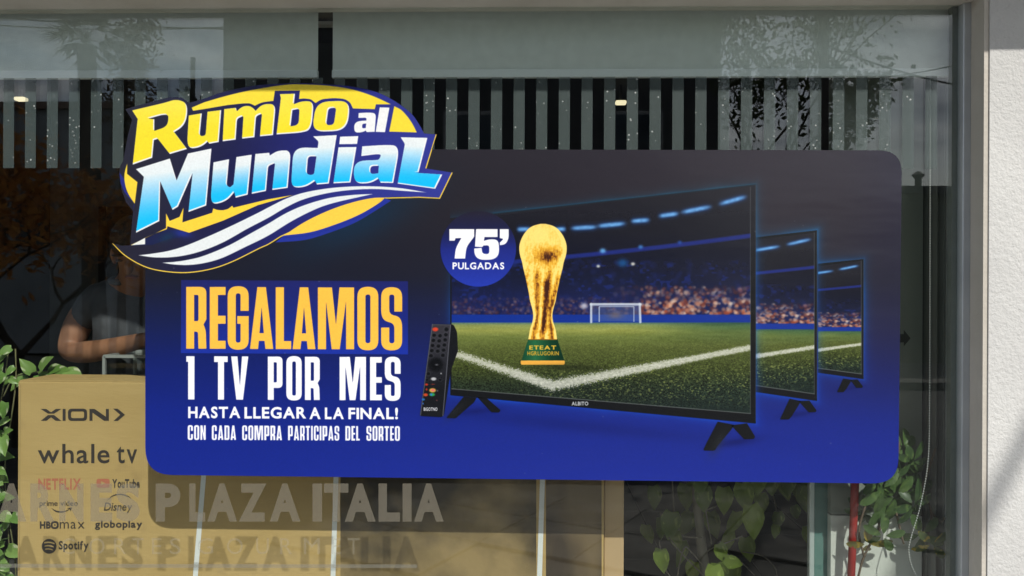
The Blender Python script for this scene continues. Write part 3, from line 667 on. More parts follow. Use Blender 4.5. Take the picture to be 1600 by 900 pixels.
M_reveal = noisy("reveal_paint", (0.52, 0.485, 0.42), (0.59, 0.555, 0.49), 5.0, 0.8, 0.15, 90, spec=0.25)
M_alu = noisy("aluminium_frame", (0.50, 0.53, 0.56), (0.58, 0.61, 0.63), 9, 0.38, 0.05, 60, metal=0.35)
M_alug = noisy("grey_green_profile", (0.13, 0.15, 0.145), (0.17, 0.19, 0.18), 6, 0.4)
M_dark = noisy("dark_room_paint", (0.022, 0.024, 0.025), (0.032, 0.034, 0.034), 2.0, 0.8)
M_panelg = noisy("grey_room_paint", (0.10, 0.115, 0.115), (0.13, 0.145, 0.14), 2.0, 0.7)

# ground, street
M_pave = noisy("pavement_concrete", (0.12, 0.115, 0.105), (0.19, 0.185, 0.17), 1.4, 0.9, 0.3, 60)
M_road = noisy("asphalt", (0.045, 0.045, 0.047), (0.065, 0.065, 0.066), 1.0, 0.9, 0.4, 90)
M_earth = noisy("earth_ground", (0.10, 0.09, 0.06), (0.16, 0.14, 0.09), 0.3, 0.95)
solid("ground", MB().box((-400, -400, -0.5), (400, 400, -0.15)).mesh(), M_earth, kind="structure")
solid("road", MB().box((-80, -11.0, -0.148), (80, -4.0, -0.12)).mesh(), M_road, kind="structure")
solid("pavement", MB().box((-80, -4.0, -0.146), (80, -1.95, 0.0)).mesh(), M_pave, kind="structure")
solid("bounce_paving_strip", MB().box((-80, -1.948, -0.146), (80, 0.25, 0.004)).mesh(), noisy("bounce_paving", (.31, .30, .28), (.38, .37, .35), 2, .85, .2, 50), kind="structure")  # unseen paving, made paler to bounce sunlight onto blind and lintel
solid("far_pavement", MB().box((-80, -14.5, -0.146), (80, -11.0, 0.0)).mesh(), M_pave, kind="structure")
# facade wall round the opening
mb = MB()
mb.box((XJ, -REC, -0.15), (6.0, 0.22, 4.2)); mb.box((XL_ - 4, -REC, -0.15), (XL_, 0.22, 4.2))
solid("shop_wall", mb.mesh(), M_stucco, kind="structure")
solid("shop_wall_lintel", MB().box((XL_, -REC, ZT_ + 0.02), (XJ, 0.22, 4.2)).mesh(), M_stucco, kind="structure")
solid("shop_wall_sill", MB().box((XL_, -REC + .002, -0.15), (XJ, 0.22, ZS)).mesh(), M_stucco, kind="structure")
eave_e = 0.45; ze = W(1575, 78, -REC).z + eave_e * SUN.z / -SUN.y
ev = solid("eave_slab", MB().box((XL_ - 4, -REC - eave_e, ze), (6.0, -REC - 0.002, ze + 0.16)).mesh(), noisy("eave_paint", (.5, .48, .44), (.58, .56, .52), 3, .85), kind="structure")
# shop room shell
RX0, RX1, RY1, RZ1 = -4.2, 3.4, 6.6, 2.95
solid("shop_floor", MB().box((RX0, 0.22, FL - 0.2), (RX1, RY1, FL - 0.004)).mesh(), noisy("grout", (.05, .05, .048), (.07, .07, .066), 5, .8), kind="structure")
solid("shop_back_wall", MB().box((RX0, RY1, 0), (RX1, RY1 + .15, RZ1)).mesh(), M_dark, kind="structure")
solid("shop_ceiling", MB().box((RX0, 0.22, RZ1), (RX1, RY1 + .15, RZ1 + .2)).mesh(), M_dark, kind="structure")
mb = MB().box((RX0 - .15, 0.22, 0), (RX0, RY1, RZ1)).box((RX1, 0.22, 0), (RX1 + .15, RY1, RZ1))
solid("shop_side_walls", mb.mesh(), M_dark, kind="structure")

# floor tiles seen in the gap right of the carton: pieces with recessed joints
M_tile = noisy("floor_tile", (0.40, 0.385, 0.36), (0.50, 0.48, 0.45), 3.5, 0.45, 0.08, 60)
fl_root = [o for o in C.objects if o.name == "shop_floor"][0]
tm = bevel(MB().box((-.222, -.222, 0), (.222, .222, .012)).mesh(), 0.003, 1); tm.materials.append(M_tile)
ti = 0
for i in range(12):
    for j in range(10):
        x, y = -0.9 + i * 0.45, 0.46 + j * 0.45
        if x > 3.2 or y > 4.8: continue
        o = bpy.data.objects.new("tile", tm); C.objects.link(o); o.parent = fl_root
        o.location = Vector((x, y, FL - 0.012)) - fl_root.location

sm_ = bevel(MB().box((-.296, -.296, 0), (.296, .296, .02)).mesh(), 0.004, 1); sm_.materials.append(noisy("paving_slab", (0.14, 0.135, 0.12), (0.23, 0.22, 0.20), 2.6, 0.85, 0.3, 50))
pv = [o for o in C.objects if o.name == "pavement"][0]; Mr = Matrix.Rotation(R(28), 4, 'Z')
for i in range(-8, 14):
    for j in range(-8, 8):
        p = Mr @ Vector((i * .6, j * .6, 0)) + Vector((.9, -2.9, 0))
        if -2.2 < p.x < 3.6 and -3.7 < p.y < -2.35:
            o = bpy.data.objects.new("paving_slab", sm_); C.objects.link(o); o.parent = pv; o.location = p + Vector((0, 0, .0)) - pv.location; o.rotation_euler = (0, 0, R(28))
# window: sill board, frame, mullion profile, glass pane
wt = thing("shop_window", ((XL_ + XJ) / 2, 0, ZS), "wide recessed shop window with aluminium frame that holds the blue television advert", "window")
XF = W(1511, 450, 0).x; XG = W(1497.5, 450, 0).x
mb = MB().box((XF - (XF - XG), -0.020, ZS), (XJ - .001, 0.03, ZT_)); mb.box((XL_ + .001, -0.020, ZS), (XL_ + .05, 0.03, ZT_))
mb.box((XL_ + .05, -0.018, ZS), (XG, 0.03, ZS + .05))
child("frame", bevel(mb.mesh(), .002, 1), M_alu, wt)
child("jamb_lining", MB().box((XJ - .012, -REC + .004, ZS), (XJ - .0005, -0.021, ZT_)).mesh(), M_reveal, wt)
child("lintel_lining", MB().box((XL_, -REC + .003, ZT_), (XJ - .013, 0.032, ZT_ + .018)).mesh(), M_reveal, wt)
xd0 = W(1485, 450, 0.012).x
child("inner_profile", MB().box((xd0, 0.008, ZS), (XG + .01, 0.030, ZT_)).mesh(), M_alug, wt)
# glass: thin clear slab with mirror-like reflection
mg = bpy.data.materials.new("window_glass"); mg.use_nodes = True; nt = mg.node_tree; N = nt.nodes; L = nt.links
N.remove(N["Principled BSDF"]); tr = N.new("ShaderNodeBsdfTransparent"); tr.inputs[0].default_value = (0.945, 0.968, 0.955, 1)
gl_ = N.new("ShaderNodeBsdfGlossy"); gl_.inputs["Roughness"].default_value = 0.004; gl_.inputs["Color"].default_value = (1, 1, 1, 1)
ge = N.new("ShaderNodeNewGeometry"); dt = N.new("ShaderNodeVectorMath"); dt.operation = 'DOT_PRODUCT'; L.new(ge.outputs["Incoming"], dt.inputs[0]); L.new(ge.outputs["Normal"], dt.inputs[1])
def mth(op, a, b=None):
    n = N.new("ShaderNodeMath"); n.operation = op
    for i, v in enumerate((a, b)):
        if v is None: continue
        if isinstance(v, (int, float)): n.inputs[i].default_value = v
        else: L.new(v, n.inputs[i])
    return n.outputs[0]
f0 = 0.047                                       # reflection of one face of the pane, rising towards grazing view
fr = mth('ADD', mth('MULTIPLY', mth('POWER', mth('SUBTRACT', 1.0, mth('ABSOLUTE', dt.outputs["Value"])), 5.0), 1 - f0), f0)
mixs = N.new("ShaderNodeMixShader"); L.new(fr, mixs.inputs[0]); L.new(tr.outputs[0], mixs.inputs[1]); L.new(gl_.outputs[0], mixs.inputs[2]); L.new(mixs.outputs[0], N["Material Output"].inputs[0])
child("pane", MB().box((XL_ + .04, -0.004, ZS + .04), (XG + .006, 0.004, ZT_ - .001)).mesh(), mg, wt)

# --- frosted vinyl strips across the top of the pane
M_frost = film("frosted_vinyl", 0.42, (0.105, 0.145, 0.14), sparkle=0.36)
ft = thing("frosted_film_stripes", (0, -0.005, W(800, 264, 0).z), "row of upright frosted vinyl stripes across the top of the window glass", "window film")
xk0, xk17 = W(6.9, 200, 0).x, W(1228.5, 200, 0).x; per = (xk17 - xk0) / 35; wd = W(646.7, 200, 0).x - W(629.5, 200, 0).x
zb, zt = W(800, 263.5, 0).z, W(800, 121, 0).z
for k in range(-6, 42):
    x = xk0 + per * k
    if x < XL_ + .06 or x + wd > XG: continue
    child("stripe", mesh_from([(x, -.0046, zb), (x + wd, -.0046, zb), (x + wd, -.0046, zt), (x, -.0046, zt)], [(0, 1, 2, 3)]), M_frost, ft)

# --- roller blinds behind the glass, rolled nearly up
M_blind = noisy("blind_fabric", (0.74, 0.80, 0.76), (0.80, 0.86, 0.82), 30, 0.85, 0.1, 300)
M_bar = mat("blind_rail", (0.88, 0.95, 0.95), 0.4)
for i, (pa, pb) in enumerate(((-160, 497), (520, 1485))):
    s_ = 0.055; xa, xb = W(pa, 60, s_).x, W(pb, 60, s_).x
    t = thing("roller_blind", ((xa + xb) / 2, s_, W(800, 115, s_).z), ["grey roller blind at the top left, left of the black gap between the blinds", "wide grey roller blind at the top, from the black gap to the right window frame"][i], "blind", "roller blinds rolled up behind the glass")
    zr0, zr1 = W(800, 122, s_).z, W(800, 108.5, s_).z
    child("fabric", MB().box((xa, s_, zr1), (xb, s_ + .001, ZT_ + .01)).mesh(), M_blind, t)
    child("bottom_rail", bevel(MB().box((xa - .001, s_ - .008, zr0), (xb + .001, s_ + .008, zr1 - .001)).mesh(), .003, 2), M_bar, t)
    child("roller_tube", MB().tube([(xa, s_ + .03, ZT_ + .05), (xb, s_ + .03, ZT_ + .05)], .022, 12).mesh(True), M_bar, t)
solid("blind_box", MB().box((XL_, 0.04, ZT_ + .001 + .018), (XG, 0.16, ZT_ + .12)).mesh(), M_dark, kind="structure")

# ================================================================== ACROSS THE STREET (seen mirrored in the glass)
def wallbox(px0, px1, ytop, s, deep, mt, name, label, cat, roofmat=None, wins=True, floors=3, group=None):
    a, b = RF(px0, ytop, s), RF(px1, ytop, s); x0, x1, zt_ = a.x, b.x, a.z
    t = thing(name, ((x0 + x1) / 2, -s, -0.1), label, cat, group)
    child("wall", MB().box((x0, -s - deep, -0.1), (x1, -s, zt_)).mesh(), mt, t)
    if roofmat: child("roof", MB().box((x0 - .12, -s - deep - .1, zt_ + .001), (x1 + .12, -s + .14, zt_ + .16)).mesh(), roofmat, t)
    if wins:
        n = max(1, int((x1 - x0) / 2.6)); h = (zt_) / floors
        for i in range(n):
            for j in range(floors):
                xc = x0 + (i + .5) * (x1 - x0) / n; zc = (j + .52) * h
                f_ = child("window", MB().box((xc - .55, -s - .05, zc - .6), (xc + .55, -s + .04, zc + .6)).mesh(), M_wf, t)
                child("pane", MB().box((xc - .47, -s + .041, zc - .52), (xc + .47, -s + .05, zc + .52)).mesh(), M_wg, f_)
    return t
M_wf = mat("far_window_frame", (.3, .3, .3), .5); M_wg = mat("far_window_glass", (.03, .04, .05), .08)
wallbox(352, 1129, -560, 14.5, 9, noisy("dark_render", (.07, .072, .075), (.10, .10, .10), 1.2, .9), "apartment_block", "tall dark apartment block across the street, mirrored in the middle of the glass", "building", mat("dark_roof", (.1, .1, .1)), floors=5)
wallbox(-420, 349, 172, 16.5, 8, noisy("pale_render", (.30, .32, .33), (.38, .40, .41), 1.2, .9), "low_house", "low pale house across the street, mirrored at the left of the glass behind the palm", "building", mat("tile_roof", (.25, .16, .12)), floors=1)
wallbox(1395, 1900, 303, 15.5, 8, noisy("olive_render", (.15, .16, .12), (.20, .21, .16), 1.2, .9), "corner_house", "olive house across the street, its roof edge mirrored at the right of the glass", "building", mat("dark_roof2", (.08, .08, .08)), floors=2)
# finial on the corner house
p = RF(1438, 303, 15.5)
solid("roof_vent", MB().tube([(p.x, -15.6, p.z + .16), (p.x, -15.6, p.z + .35), (p.x, -15.6, p.z + .42), (p.x, -15.6, p.z + .5)], [.07, .07, .14, .04], 10).mesh(), mat("vent_metal", (.12, .11, .1), .6), "small dark roof vent standing on the edge of the olive corner house", "roof vent")
# poles, wires, dish
M_pole = noisy("pole_wood", (.06, .055, .05), (.10, .09, .08), 4, .9, .3, 40)
def pole(px, ytop, s, r_, label, arm=False, name="utility_pole", group="poles across the street", pytop=None):
    a = RF(px, ytop, s); t = thing(name, (a.x, -s, -.1), label, "pole", group)
    child("shaft", MB().tube([(a.x, -s, -.1), (a.x, -s, a.z)], [r_ * 1.15, r_], 10).mesh(True), M_pole, t)
    if arm: child("crossarm", MB().box((a.x - .7, -s - .05, a.z - .5), (a.x + .7, -s + .05, a.z - .38)).mesh(), M_pole, t)
    return a
pole(1289, -280, 7.0, 0.055, "tall dark utility pole across the street, mirrored beside the leafy tree", True)
pole(222, 92, 15.0, 0.035, "thin metal mast on the left of the low pale house, left one of two", False, "roof_mast")
pole(301.5, 90, 15.0, 0.05, "thin metal mast beside the low pale house, the darker right one of two", False, "roof_mast")
def wire(a, b, sag, r_, label):
    a, b = Vector(a), Vector(b); pts = []
    for i in range(17):
        t = i / 16; q = a.lerp(b, t); q.z -= sag * 4 * t * (1 - t); pts.append(q)
    solid("overhead_wire", MB().tube(pts, r_, 5).mesh(), M_wire, label, "wire", "wires over the street")
M_wire = mat("wire_black", (.03, .03, .03), .6)
wire(RF(1289, 70, 7), RF(1640, 150, 7), .12, .011, "black overhead wire sloping down to the right from the utility pole, upper one")
wire(RF(1289, 128, 7), RF(1640, 60, 7), .10, .008, "thin black overhead wire rising to the right from the utility pole")
wire(RF(-200, 8, 12), RF(700, 42, 12), .2, .012, "black overhead wire above the palm, sloping down to the right")
wire(RF(-200, 20, 12), RF(600, 20, 12), .3, .01, "thin level overhead wire above the palm, below the sloping one")
ca, cb = W(1600, 690, -REC), W(1528, 826, -REC)          # cable whose faint shadow crosses the stucco
ca2, cb2 = ca + (ca - cb) * 3 + SUN * 7.5, cb + (cb - ca) * 2.5 + SUN * 7.5
solid("cable_bundle", MB().tube([ca2, (ca2 + cb2) / 2, cb2], .021, 8).mesh(), M_wire, "thick slanting cable bundle high in front of the shop that shades the stucco wall", "cable")
a = RF(306, 146, 14.9)
t = thing("satellite_dish", (a.x, -14.9, a.z - .3), "small dark satellite dish on the roof of the low pale house", "satellite dish")
bm = bmesh.new(); bmesh.ops.create_uvsphere(bm, u_segments=16, v_segments=8, radius=.24)
bmesh.ops.delete(bm, geom=[v for v in bm.verts if v.co.z > -0.08], context='VERTS'); me = bpy.data.meshes.new("dish"); bm.to_mesh(me); bm.free()
me.transform(Matrix.Translation(a) @ Matrix.Rotation(R(60), 4, 'Y')); child("bowl", me, mat("dish_grey", (.05, .05, .05), .5), t)
child("feed_arm", MB().tube([a + Vector((-.06, 0, -.22)), a + Vector((-.42, 0, .1))], .018, 6).mesh(), mat("dish_arm", (.05, .05, .05)), t)
child("bracket", MB().tube([a + Vector((.12, 0, -.05)), a + Vector((.12, 0, -.35))], .025, 6).mesh(), mat("dish_bracket", (.05, .05, .05)), t)

# trees
def leafmat(name, c1, c2, trans=0.35, rough=.55):
    mt = bpy.data.materials.new(name); mt.use_nodes = True; nt = mt.node_tree; N = nt.nodes; L = nt.links; b = N["Principled BSDF"]
    g = N.new("ShaderNodeNewGeometry"); r = N.new("ShaderNodeValToRGB"); r.color_ramp.elements[0].color = (*c1, 1); r.color_ramp.elements[1].color = (*c2, 1)
    L.new(g.outputs["Random Per Island"], r.inputs[0]); L.new(r.outputs[0], b.inputs["Base Color"]); b.inputs["Roughness"].default_value = rough
    tl = N.new("ShaderNodeBsdfTranslucent"); L.new(r.outputs[0], tl.inputs[0]); mi = N.new("ShaderNodeMixShader"); mi.inputs[0].default_value = trans
    L.new(b.outputs[0], mi.inputs[1]); L.new(tl.outputs[0], mi.inputs[2]); L.new(mi.outputs[0], N["Material Output"].inputs[0]); return mt
M_bark = noisy("bark", (.06, .05, .04), (.12, .10, .08), 6, .95, .5, 30, stretch=(1, 1, .2))
def leaf_cloud(centers, sig, size, n, rs):
    c = np.array(centers)[rs.randint(len(centers), size=n)] + rs.normal(size=(n, 3)) * sig
    u = rs.normal(size=(n, 3)); u /= np.linalg.norm(u, axis=1)[:, None]; v = np.cross(u, rs.normal(size=(n, 3))); v /= np.linalg.norm(v, axis=1)[:, None]
    s = size * rs.uniform(.6, 1.3, (n, 1)); P = np.stack([c - u*s, c - v*s*.45, c + u*s, c + v*s*.45], 1).reshape(-1, 3)
    me = bpy.data.meshes.new("leaves"); me.vertices.add(n*4); me.vertices.foreach_set('co', P.ravel()); me.loops.add(n*4); me.loops.foreach_set('vertex_index', np.arange(n*4, dtype=np.int32))
    me.polygons.add(n); me.polygons.foreach_set('loop_start', np.arange(0, n*4, 4, dtype=np.int32)); me.update(calc_edges=True); return me
def tree(base, h, spread, depth, nleaf, lsize, lm, label, seed, name="tree", sig=.22, trunk_r=.12, lean=0.0, up=.55, group="trees across the street"):
    rr = random.Random(seed); segs = MB(); tips = []
    def grow(p, d, ln, r_, k):
        pts = [p]; q = p.copy(); dd = d.copy()
        for i in range(3):
            dd = (dd + Vector((rr.gauss(0, .16), rr.gauss(0, .16), rr.gauss(.03, .08)))).normalized(); q = q + dd * ln / 3; pts.append(q.copy())
        segs.tube(pts, [r_, r_ * .88, r_ * .76, r_ * .64], 5 if k else 8, cap=False)
        if k <= 2: tips.extend([tuple(x) for x in pts[1:]])
        if k == 0: return
        for i in range(rr.choice((2, 3, 3))):
            a = rr.uniform(0, 6.28); tilt = rr.uniform(.35, 1.0) * spread
            e = (dd + Vector((math.cos(a), math.sin(a), 0)) * tilt + Vector((0, 0, up * .3))).normalized()
            grow(q, e, ln * rr.uniform(.62, .85), r_ * .6, k - 1)
    b = Vector(base); t = thing(name, b, label, "tree", group)
    grow(b, Vector((lean, 0, 1)).normalized(), h * .36, trunk_r, depth)
    child("trunk", segs.mesh(True), M_bark, t)
    rs_ = np.random.RandomState(seed)
    c = child("crown", leaf_cloud(tips, sig, lsize, nleaf, rs_), lm, t); c['kind'] = 'stuff'
M_autumn = leafmat("autumn_leaves", (.42, .16, .04), (.70, .36, .10), .5); M_dleaf = leafmat("dark_leaves", (.035, .05, .02), (.09, .11, .04), .25); M_brownleaf = leafmat("brown_leaves", (.20, .14, .08), (.34, .26, .16), .3)
b = RF(75, 700, 5.2); tree((b.x - .3, -5.2, 0), 2.45, 1.25, 5, 2300, .055, M_autumn, "tree with orange-brown autumn leaves, mirrored at the left edge of the glass", 4, "autumn_tree", .17, .05)
b = RF(188, 700, 11.5); z0_, z1_ = RF(188, 128, 11.5).z, RF(188, 22, 11.5).z; t = thing("slim_tree", (b.x, -11.5, 0), "slim brownish tree next to the palm across the street", "tree", "trees across the street")
child("trunk", MB().tube([(b.x, -11.5, 0), (b.x + .05, -11.5, z0_), (b.x + .3, -11.5, z1_)], [.08, .05, .01], 7).mesh(True), M_bark, t)
cc_ = [(b.x + .06 + .22 * i / 11 + .12 * math.sin(i * 2.1), -11.5, z0_ - .9 + (z1_ - z0_ + .8) * i / 11) for i in range(12)]
child("crown", leaf_cloud(cc_, .17, .06, 1500, np.random.RandomState(6)), M_brownleaf, t)['kind'] = 'stuff'

b = RF(1215, 700, 12.0); tree((b.x, -12.0, 0), 5.8, .8, 5, 6500, .055, M_dleaf, "bare-branched tree with few dark leaves, mirrored at the upper right of the glass", 12, "sparse_tree", .14, .07)
# palm
b = RF(135, 62, 11.0); t = thing("palm_tree", (b.x, -11.0, 0), "fan palm across the street, mirrored at the upper left of the glass", "tree", "trees across the street")
child("trunk", MB().tube([(b.x + .2, -11, 0), (b.x + .1, -11, b.z * .5), (b.x, -11, b.z - .1)], [.2, .16, .14], 8).mesh(True), M_bark, t)
pm = MB(); rr = random.Random(3)
for k in range(46):
    a = rr.uniform(0, 6.28); e = rr.uniform(-.6, 1.3); d = Vector((math.cos(a) * math.cos(e), math.sin(a) * math.cos(e), math.sin(e))); ln = rr.uniform(.55, .8)
    side = d.cross(Vector((0, 0, 1))).normalized(); o = Vector((b.x, -11, b.z)); st = o + d * ln * .5; upv = side.cross(d).normalized()
    n0 = len(pm.v)
    for j in range(-5, 6):
        fa = j * .16; tip = st + (d * math.cos(fa) + side * math.sin(fa)) * ln * .55 + Vector((0, 0, -.04 * abs(j))); wv = (side * math.cos(fa) - d * math.sin(fa)) * .03
        n0 = len(pm.v); pm.v += [st - wv, tip, st + wv]; pm.f.append((n0, n0+1, n0+2))
    n0 = len(pm.v); pm.v += [o - side*.012, st, o + side*.012]; pm.f.append((n0, n0+1, n0+2))
child("crown", pm.mesh(), M_dleaf, t)['kind'] = 'stuff'

# ================================================================== THE ADVERT
im = bpy.data.images.new("advert_print", IW, IH, alpha=False)
buf = np.ones((IH, IW, 4), np.float32); buf[..., :3] = IMG[::-1]; im.pixels.foreach_set(buf.ravel()); im.update(); im.pack()
def print_mat(name, rough, spec):
    mt = mat(name, (1, 1, 1), rough, 0, spec); nt = mt.node_tree; N = nt.nodes; L = nt.links; b = N["Principled BSDF"]
    ti_ = N.new("ShaderNodeTexImage"); ti_.image = im; ti_.interpolation = 'Cubic'; ti_.extension = 'EXTEND'; L.new(ti_.outputs[0], b.inputs["Base Color"])
    t = N.new("ShaderNodeTexCoord"); n = N.new("ShaderNodeTexNoise"); n.inputs["Scale"].default_value = 2.2; n.inputs["Detail"].default_value = 4; mpp = N.new("ShaderNodeMapping"); mpp.inputs["Scale"].default_value = (.5, 1, 1.6); L.new(t.outputs["Object"], mpp.inputs[0]); L.new(mpp.outputs[0], n.inputs["Vector"])
    bp = N.new("ShaderNodeBump"); bp.inputs["Strength"].default_value = .35; bp.inputs["Distance"].default_value = .02; L.new(n.outputs["Fac"], bp.inputs["Height"]); L.new(bp.outputs[0], b.inputs["Normal"])
    return mt
M_print = print_mat("printed_vinyl", 0.26, 0.5)
M_back = mat("vinyl_white_back", (.75, .75, .75), .6)
zmid = W(800, 500, 0).z
ad_ = thing("advert_panel", (W(815, 750, 0).x, -.005, W(815, 750, 0).z), "large dark blue printed advert for a television raffle, stuck on the shop window glass", "advert")
def piece(name, pts, y0, th=.0004, parent=None, label=None, holes=None):
    P = [(W(x, y, 0).x, W(x, y, 0).z) for x, y in pts]
    me = ring_mesh(P, y0 - th, y0); me.materials.append(M_print); me.materials.append(M_back)
    uv = me.uv_layers.new(name="UVMap")
    for pl in me.polygons:
        pl.material_index = 0 if pl.normal.y < -0.5 or abs(pl.normal.y) < .5 else 1
        for li in pl.loop_indices:
            c = me.vertices[me.loops[li].vertex_index].co
            uv.data[li].uv = ((c.x - BX0) * PPM / IW, 1 - (BZ1 - c.z) * PPM / IH)
    o = child(name, me, None, parent or ad_)
    if label: o['label'] = label
    return o
panel_pts = rpoly([(228.5, 233, 36), (1408, 235.5, 38), (1402, 755, 42), (228.5, 741, 44)], 12)
Y0 = -.0050
pb = piece("backing_panel", panel_pts, Y0)
piece("logo_badge", BADGE, Y0 - .0005)
piece("headline_box", [(284.5, 437.5), (638, 439.5), (638, 553.5), (284, 551.5)], Y0 - .0005, .0002)
for i, (L_, TL, R_, TR, BL, BR, sy, sx) in enumerate(tvs):
    t_ = piece("television_print", [(L_, TL), (R_, TR), (R_, BR), (L_, BL)], Y0 - .0005 - .0003 * i, .0002, label=["smallest printed television, farthest right", "middle printed television of the three", "largest printed television showing the pitch and trophy"][i])
    if i == 2: tvp = t_
piece("trophy_print", po[:], Y0 - .0014, .0002); piece("trophy_base_print", [(825.5, 530), (871, 530), (875, 543), (881.5, 563), (883, 569.6), (814, 569.6), (815, 563), (821, 543)], Y0 - .0014, .0002)
piece("size_disc", cxy, Y0 - .0014, .0002)
piece("remote_control_print", rpoly(ZM([(178,80,14),(345,84,18),(372,140,20),(380,290),(325,440),(268,806,30),(82,796,16)])), Y0 - .0014, .0002)
for k, p in enumerate(feet): piece("television_foot", rpoly(p), Y0 - .0011, .0002)

# ================================================================== LETTERING ON THE GLASS
def tri_mesh(T, s, off, flip=False):
    """triangles in photograph pixels -> flat sheet on plane y=s, nudged by off towards the camera"""
    V = []; F = []; key = {}
    for t in T:
        idx = []
        for p in t:
            k = (round(float(p[0]), 3), round(float(p[1]), 3))
            if k not in key:
                w_ = W(k[0], k[1], s); key[k] = len(V); V.append((w_.x, s - off, w_.z))
            idx.append(key[k])
        if len(set(idx)) == 3: F.append(tuple(idx))
    return mesh_from(V, F)
M_let = film("grey_letter_vinyl", 0.50, (0.215, 0.195, 0.15))
M_let2 = film("thin_letter_vinyl", 0.26, (0.34, 0.32, 0.25))
lt = thing("window_lettering", (W(340, 815, 0).x, -.005, W(340, 815, 0).z), "bold grey translucent letters CARNES PLAZA ITALIA on the glass under the advert", "lettering")
for ch, a, b in [("C",-42,-7),("A",-3,43),("R",49,87),("N",94,132),("E",143,177),("S",183,220),("P",244.5,283),("L",297,321.5),("A",325,371.5),("Z",374,417),("A",422.5,470),("I",489,504),("T",507,545),("A",539.5,587.5),("L",592,625.5),("I",629.5,643.5),("A",647.5,693.5)]:
    g_ = child("letter", tri_mesh(fit(TXT[(ch, HVY)][0], a, b, 754.8, 814.2), 0, .0046), M_let, lt); g_['label'] = "letter " + ch
l2 = thing("small_window_lettering", (W(330, 866, 0).x, -.005, W(330, 866, 0).z), "thin pale letters CORTES GOURMET low on the glass, under the bold grey lettering", "lettering")
for ch, cx0, wd_ in [("C",108,20),("O",153,24),("R",189,19),("T",217,18),("E",246,15),("S",275,17),("G",322,24),("O",368,25),("U",411,20),("R",448,19),("M",488,25),("E",526,15),("T",553,18)]:
    g_ = child("letter", tri_mesh(fit(TXT[(ch, REG)][0], cx0 - wd_/2, cx0 + wd_/2, 840, 865), 0, .0046), M_let2, l2); g_['label'] = "letter " + ch
solid("window_film_line", mesh_from([tuple(W(x, y, 0) + Vector((0, -.0046, 0))) for x, y in ((-60, 886), (652, 886.5), (652, 881), (-60, 880))], [(0, 1, 2, 3)]), film("line_vinyl", .45, (.22, .22, .19)), "thin grey vinyl line along the glass under the letters", "window film")

# ================================================================== CARTON BEHIND THE GLASS
SB = 0.20
xb0, xb1 = W(27.5, 750, SB).x, W(944, 750, SB).x; zb1 = W(120, 596.5, SB).z
M_card = noisy("cardboard", (0.50, 0.34, 0.135), (0.56, 0.39, 0.165), 2.2, 0.85, 0.12, 26, spec=.2, stretch=(1, 1, 3))
def age(mt):
    nt = mt.node_tree; N = nt.nodes; L = nt.links; b = N["Principled BSDF"]; src = b.inputs["Base Color"].links[0].from_socket
    t = N.new("ShaderNodeTexCoord"); n = N.new("ShaderNodeTexNoise"); n.inputs["Scale"].default_value = 11; n.inputs["Detail"].default_value = 8; L.new(t.outputs["Object"], n.inputs["Vector"])
    r = N.new("ShaderNodeValToRGB"); r.color_ramp.elements[0].position = .60; r.color_ramp.elements[1].position = .74; L.new(n.outputs["Fac"], r.inputs[0])
    mu = N.new("ShaderNodeMath"); mu.operation = 'MULTIPLY'; mu.inputs[1].default_value = .45; L.new(r.outputs[0], mu.inputs[0])
    m1 = N.new("ShaderNodeMixRGB"); m1.inputs[2].default_value = (.30, .20, .10, 1); L.new(mu.outputs[0], m1.inputs[0]); L.new(src, m1.inputs[1])
    wv = N.new("ShaderNodeTexWave"); wv.bands_direction = 'X'; wv.inputs["Scale"].default_value = 60; wv.inputs["Distortion"].default_value = .6; L.new(t.outputs["Object"], wv.inputs["Vector"])
    m2 = N.new("ShaderNodeMixRGB"); m2.blend_type = 'MULTIPLY'; m2.inputs[0].default_value = .06; L.new(m1.outputs[0], m2.inputs[1]); L.new(wv.outputs["Color"], m2.inputs[2]); L.new(m2.outputs[0], b.inputs["Base Color"])
age(M_card)
bx_ = thing("television_carton", ((xb0 + xb1) / 2, SB + .08, FL), "big brown television carton standing upright behind the glass, with app logos on its left side", "box")
child("body", bevel(MB().box((xb0, SB, FL), (xb1, SB + .165, zb1)).mesh(), .004, 2), M_card, bx_)
ml = MB().box((xb0 + .004, SB + .002, zb1 + .0005), (xb1 - .004, SB + .080, zb1 + .0035)).box((xb0 + .004, SB + .084, zb1 + .0005), (xb1 - .004, SB + .163, zb1 + .0035))
child("top_flap", ml.mesh(), M_card, bx_)
child("packing_tape", MB().box((xb0 + .62, SB - .0006, zb1 - .075), (xb0 + .69, SB - .0001, zb1 - .001)).mesh(), mat("clear_tape", (.42, .32, .17), .15), bx_)
wl = W(40, 700, SB); child("edge_crease", MB().box((xb0 + .0065, SB - .0005, FL + .02), (xb0 + .0075, SB + .0002, zb1 - .01)).mesh(), mat("crease", (.30, .21, .10), .9), bx_)
M_strap = mat("white_strap", (.78, .80, .80), .35)
for (xa_, ya_, xc_, yc_) in ((322, 700, 305.5, 900), (526.5, 700, 520.5, 900), (849, 700, 843, 900)):
    a = W(xa_, ya_, SB); c = W(xc_, yc_, SB); k_ = (c.x - a.x) / (c.z - a.z)
    x1_ = a.x + k_ * (zb1 + .005 - a.z); x0_ = a.x + k_ * (FL - a.z); h = .0072; y_ = SB - .0012
    v = [(x0_-h, y_, FL), (x0_+h, y_, FL), (x1_+h, y_, zb1 + .0048), (x1_-h, y_, zb1 + .0048), (x1_+h, SB + .166, zb1 + .0048), (x1_-h, SB + .166, zb1 + .0048), (x1_-h, SB + .166, FL), (x1_+h, SB+.166, FL)]
    me = mesh_from(v, [(0, 1, 2, 3), (3, 2, 4, 5), (5, 4, 7, 6)]); child("strap", me, M_strap, bx_)
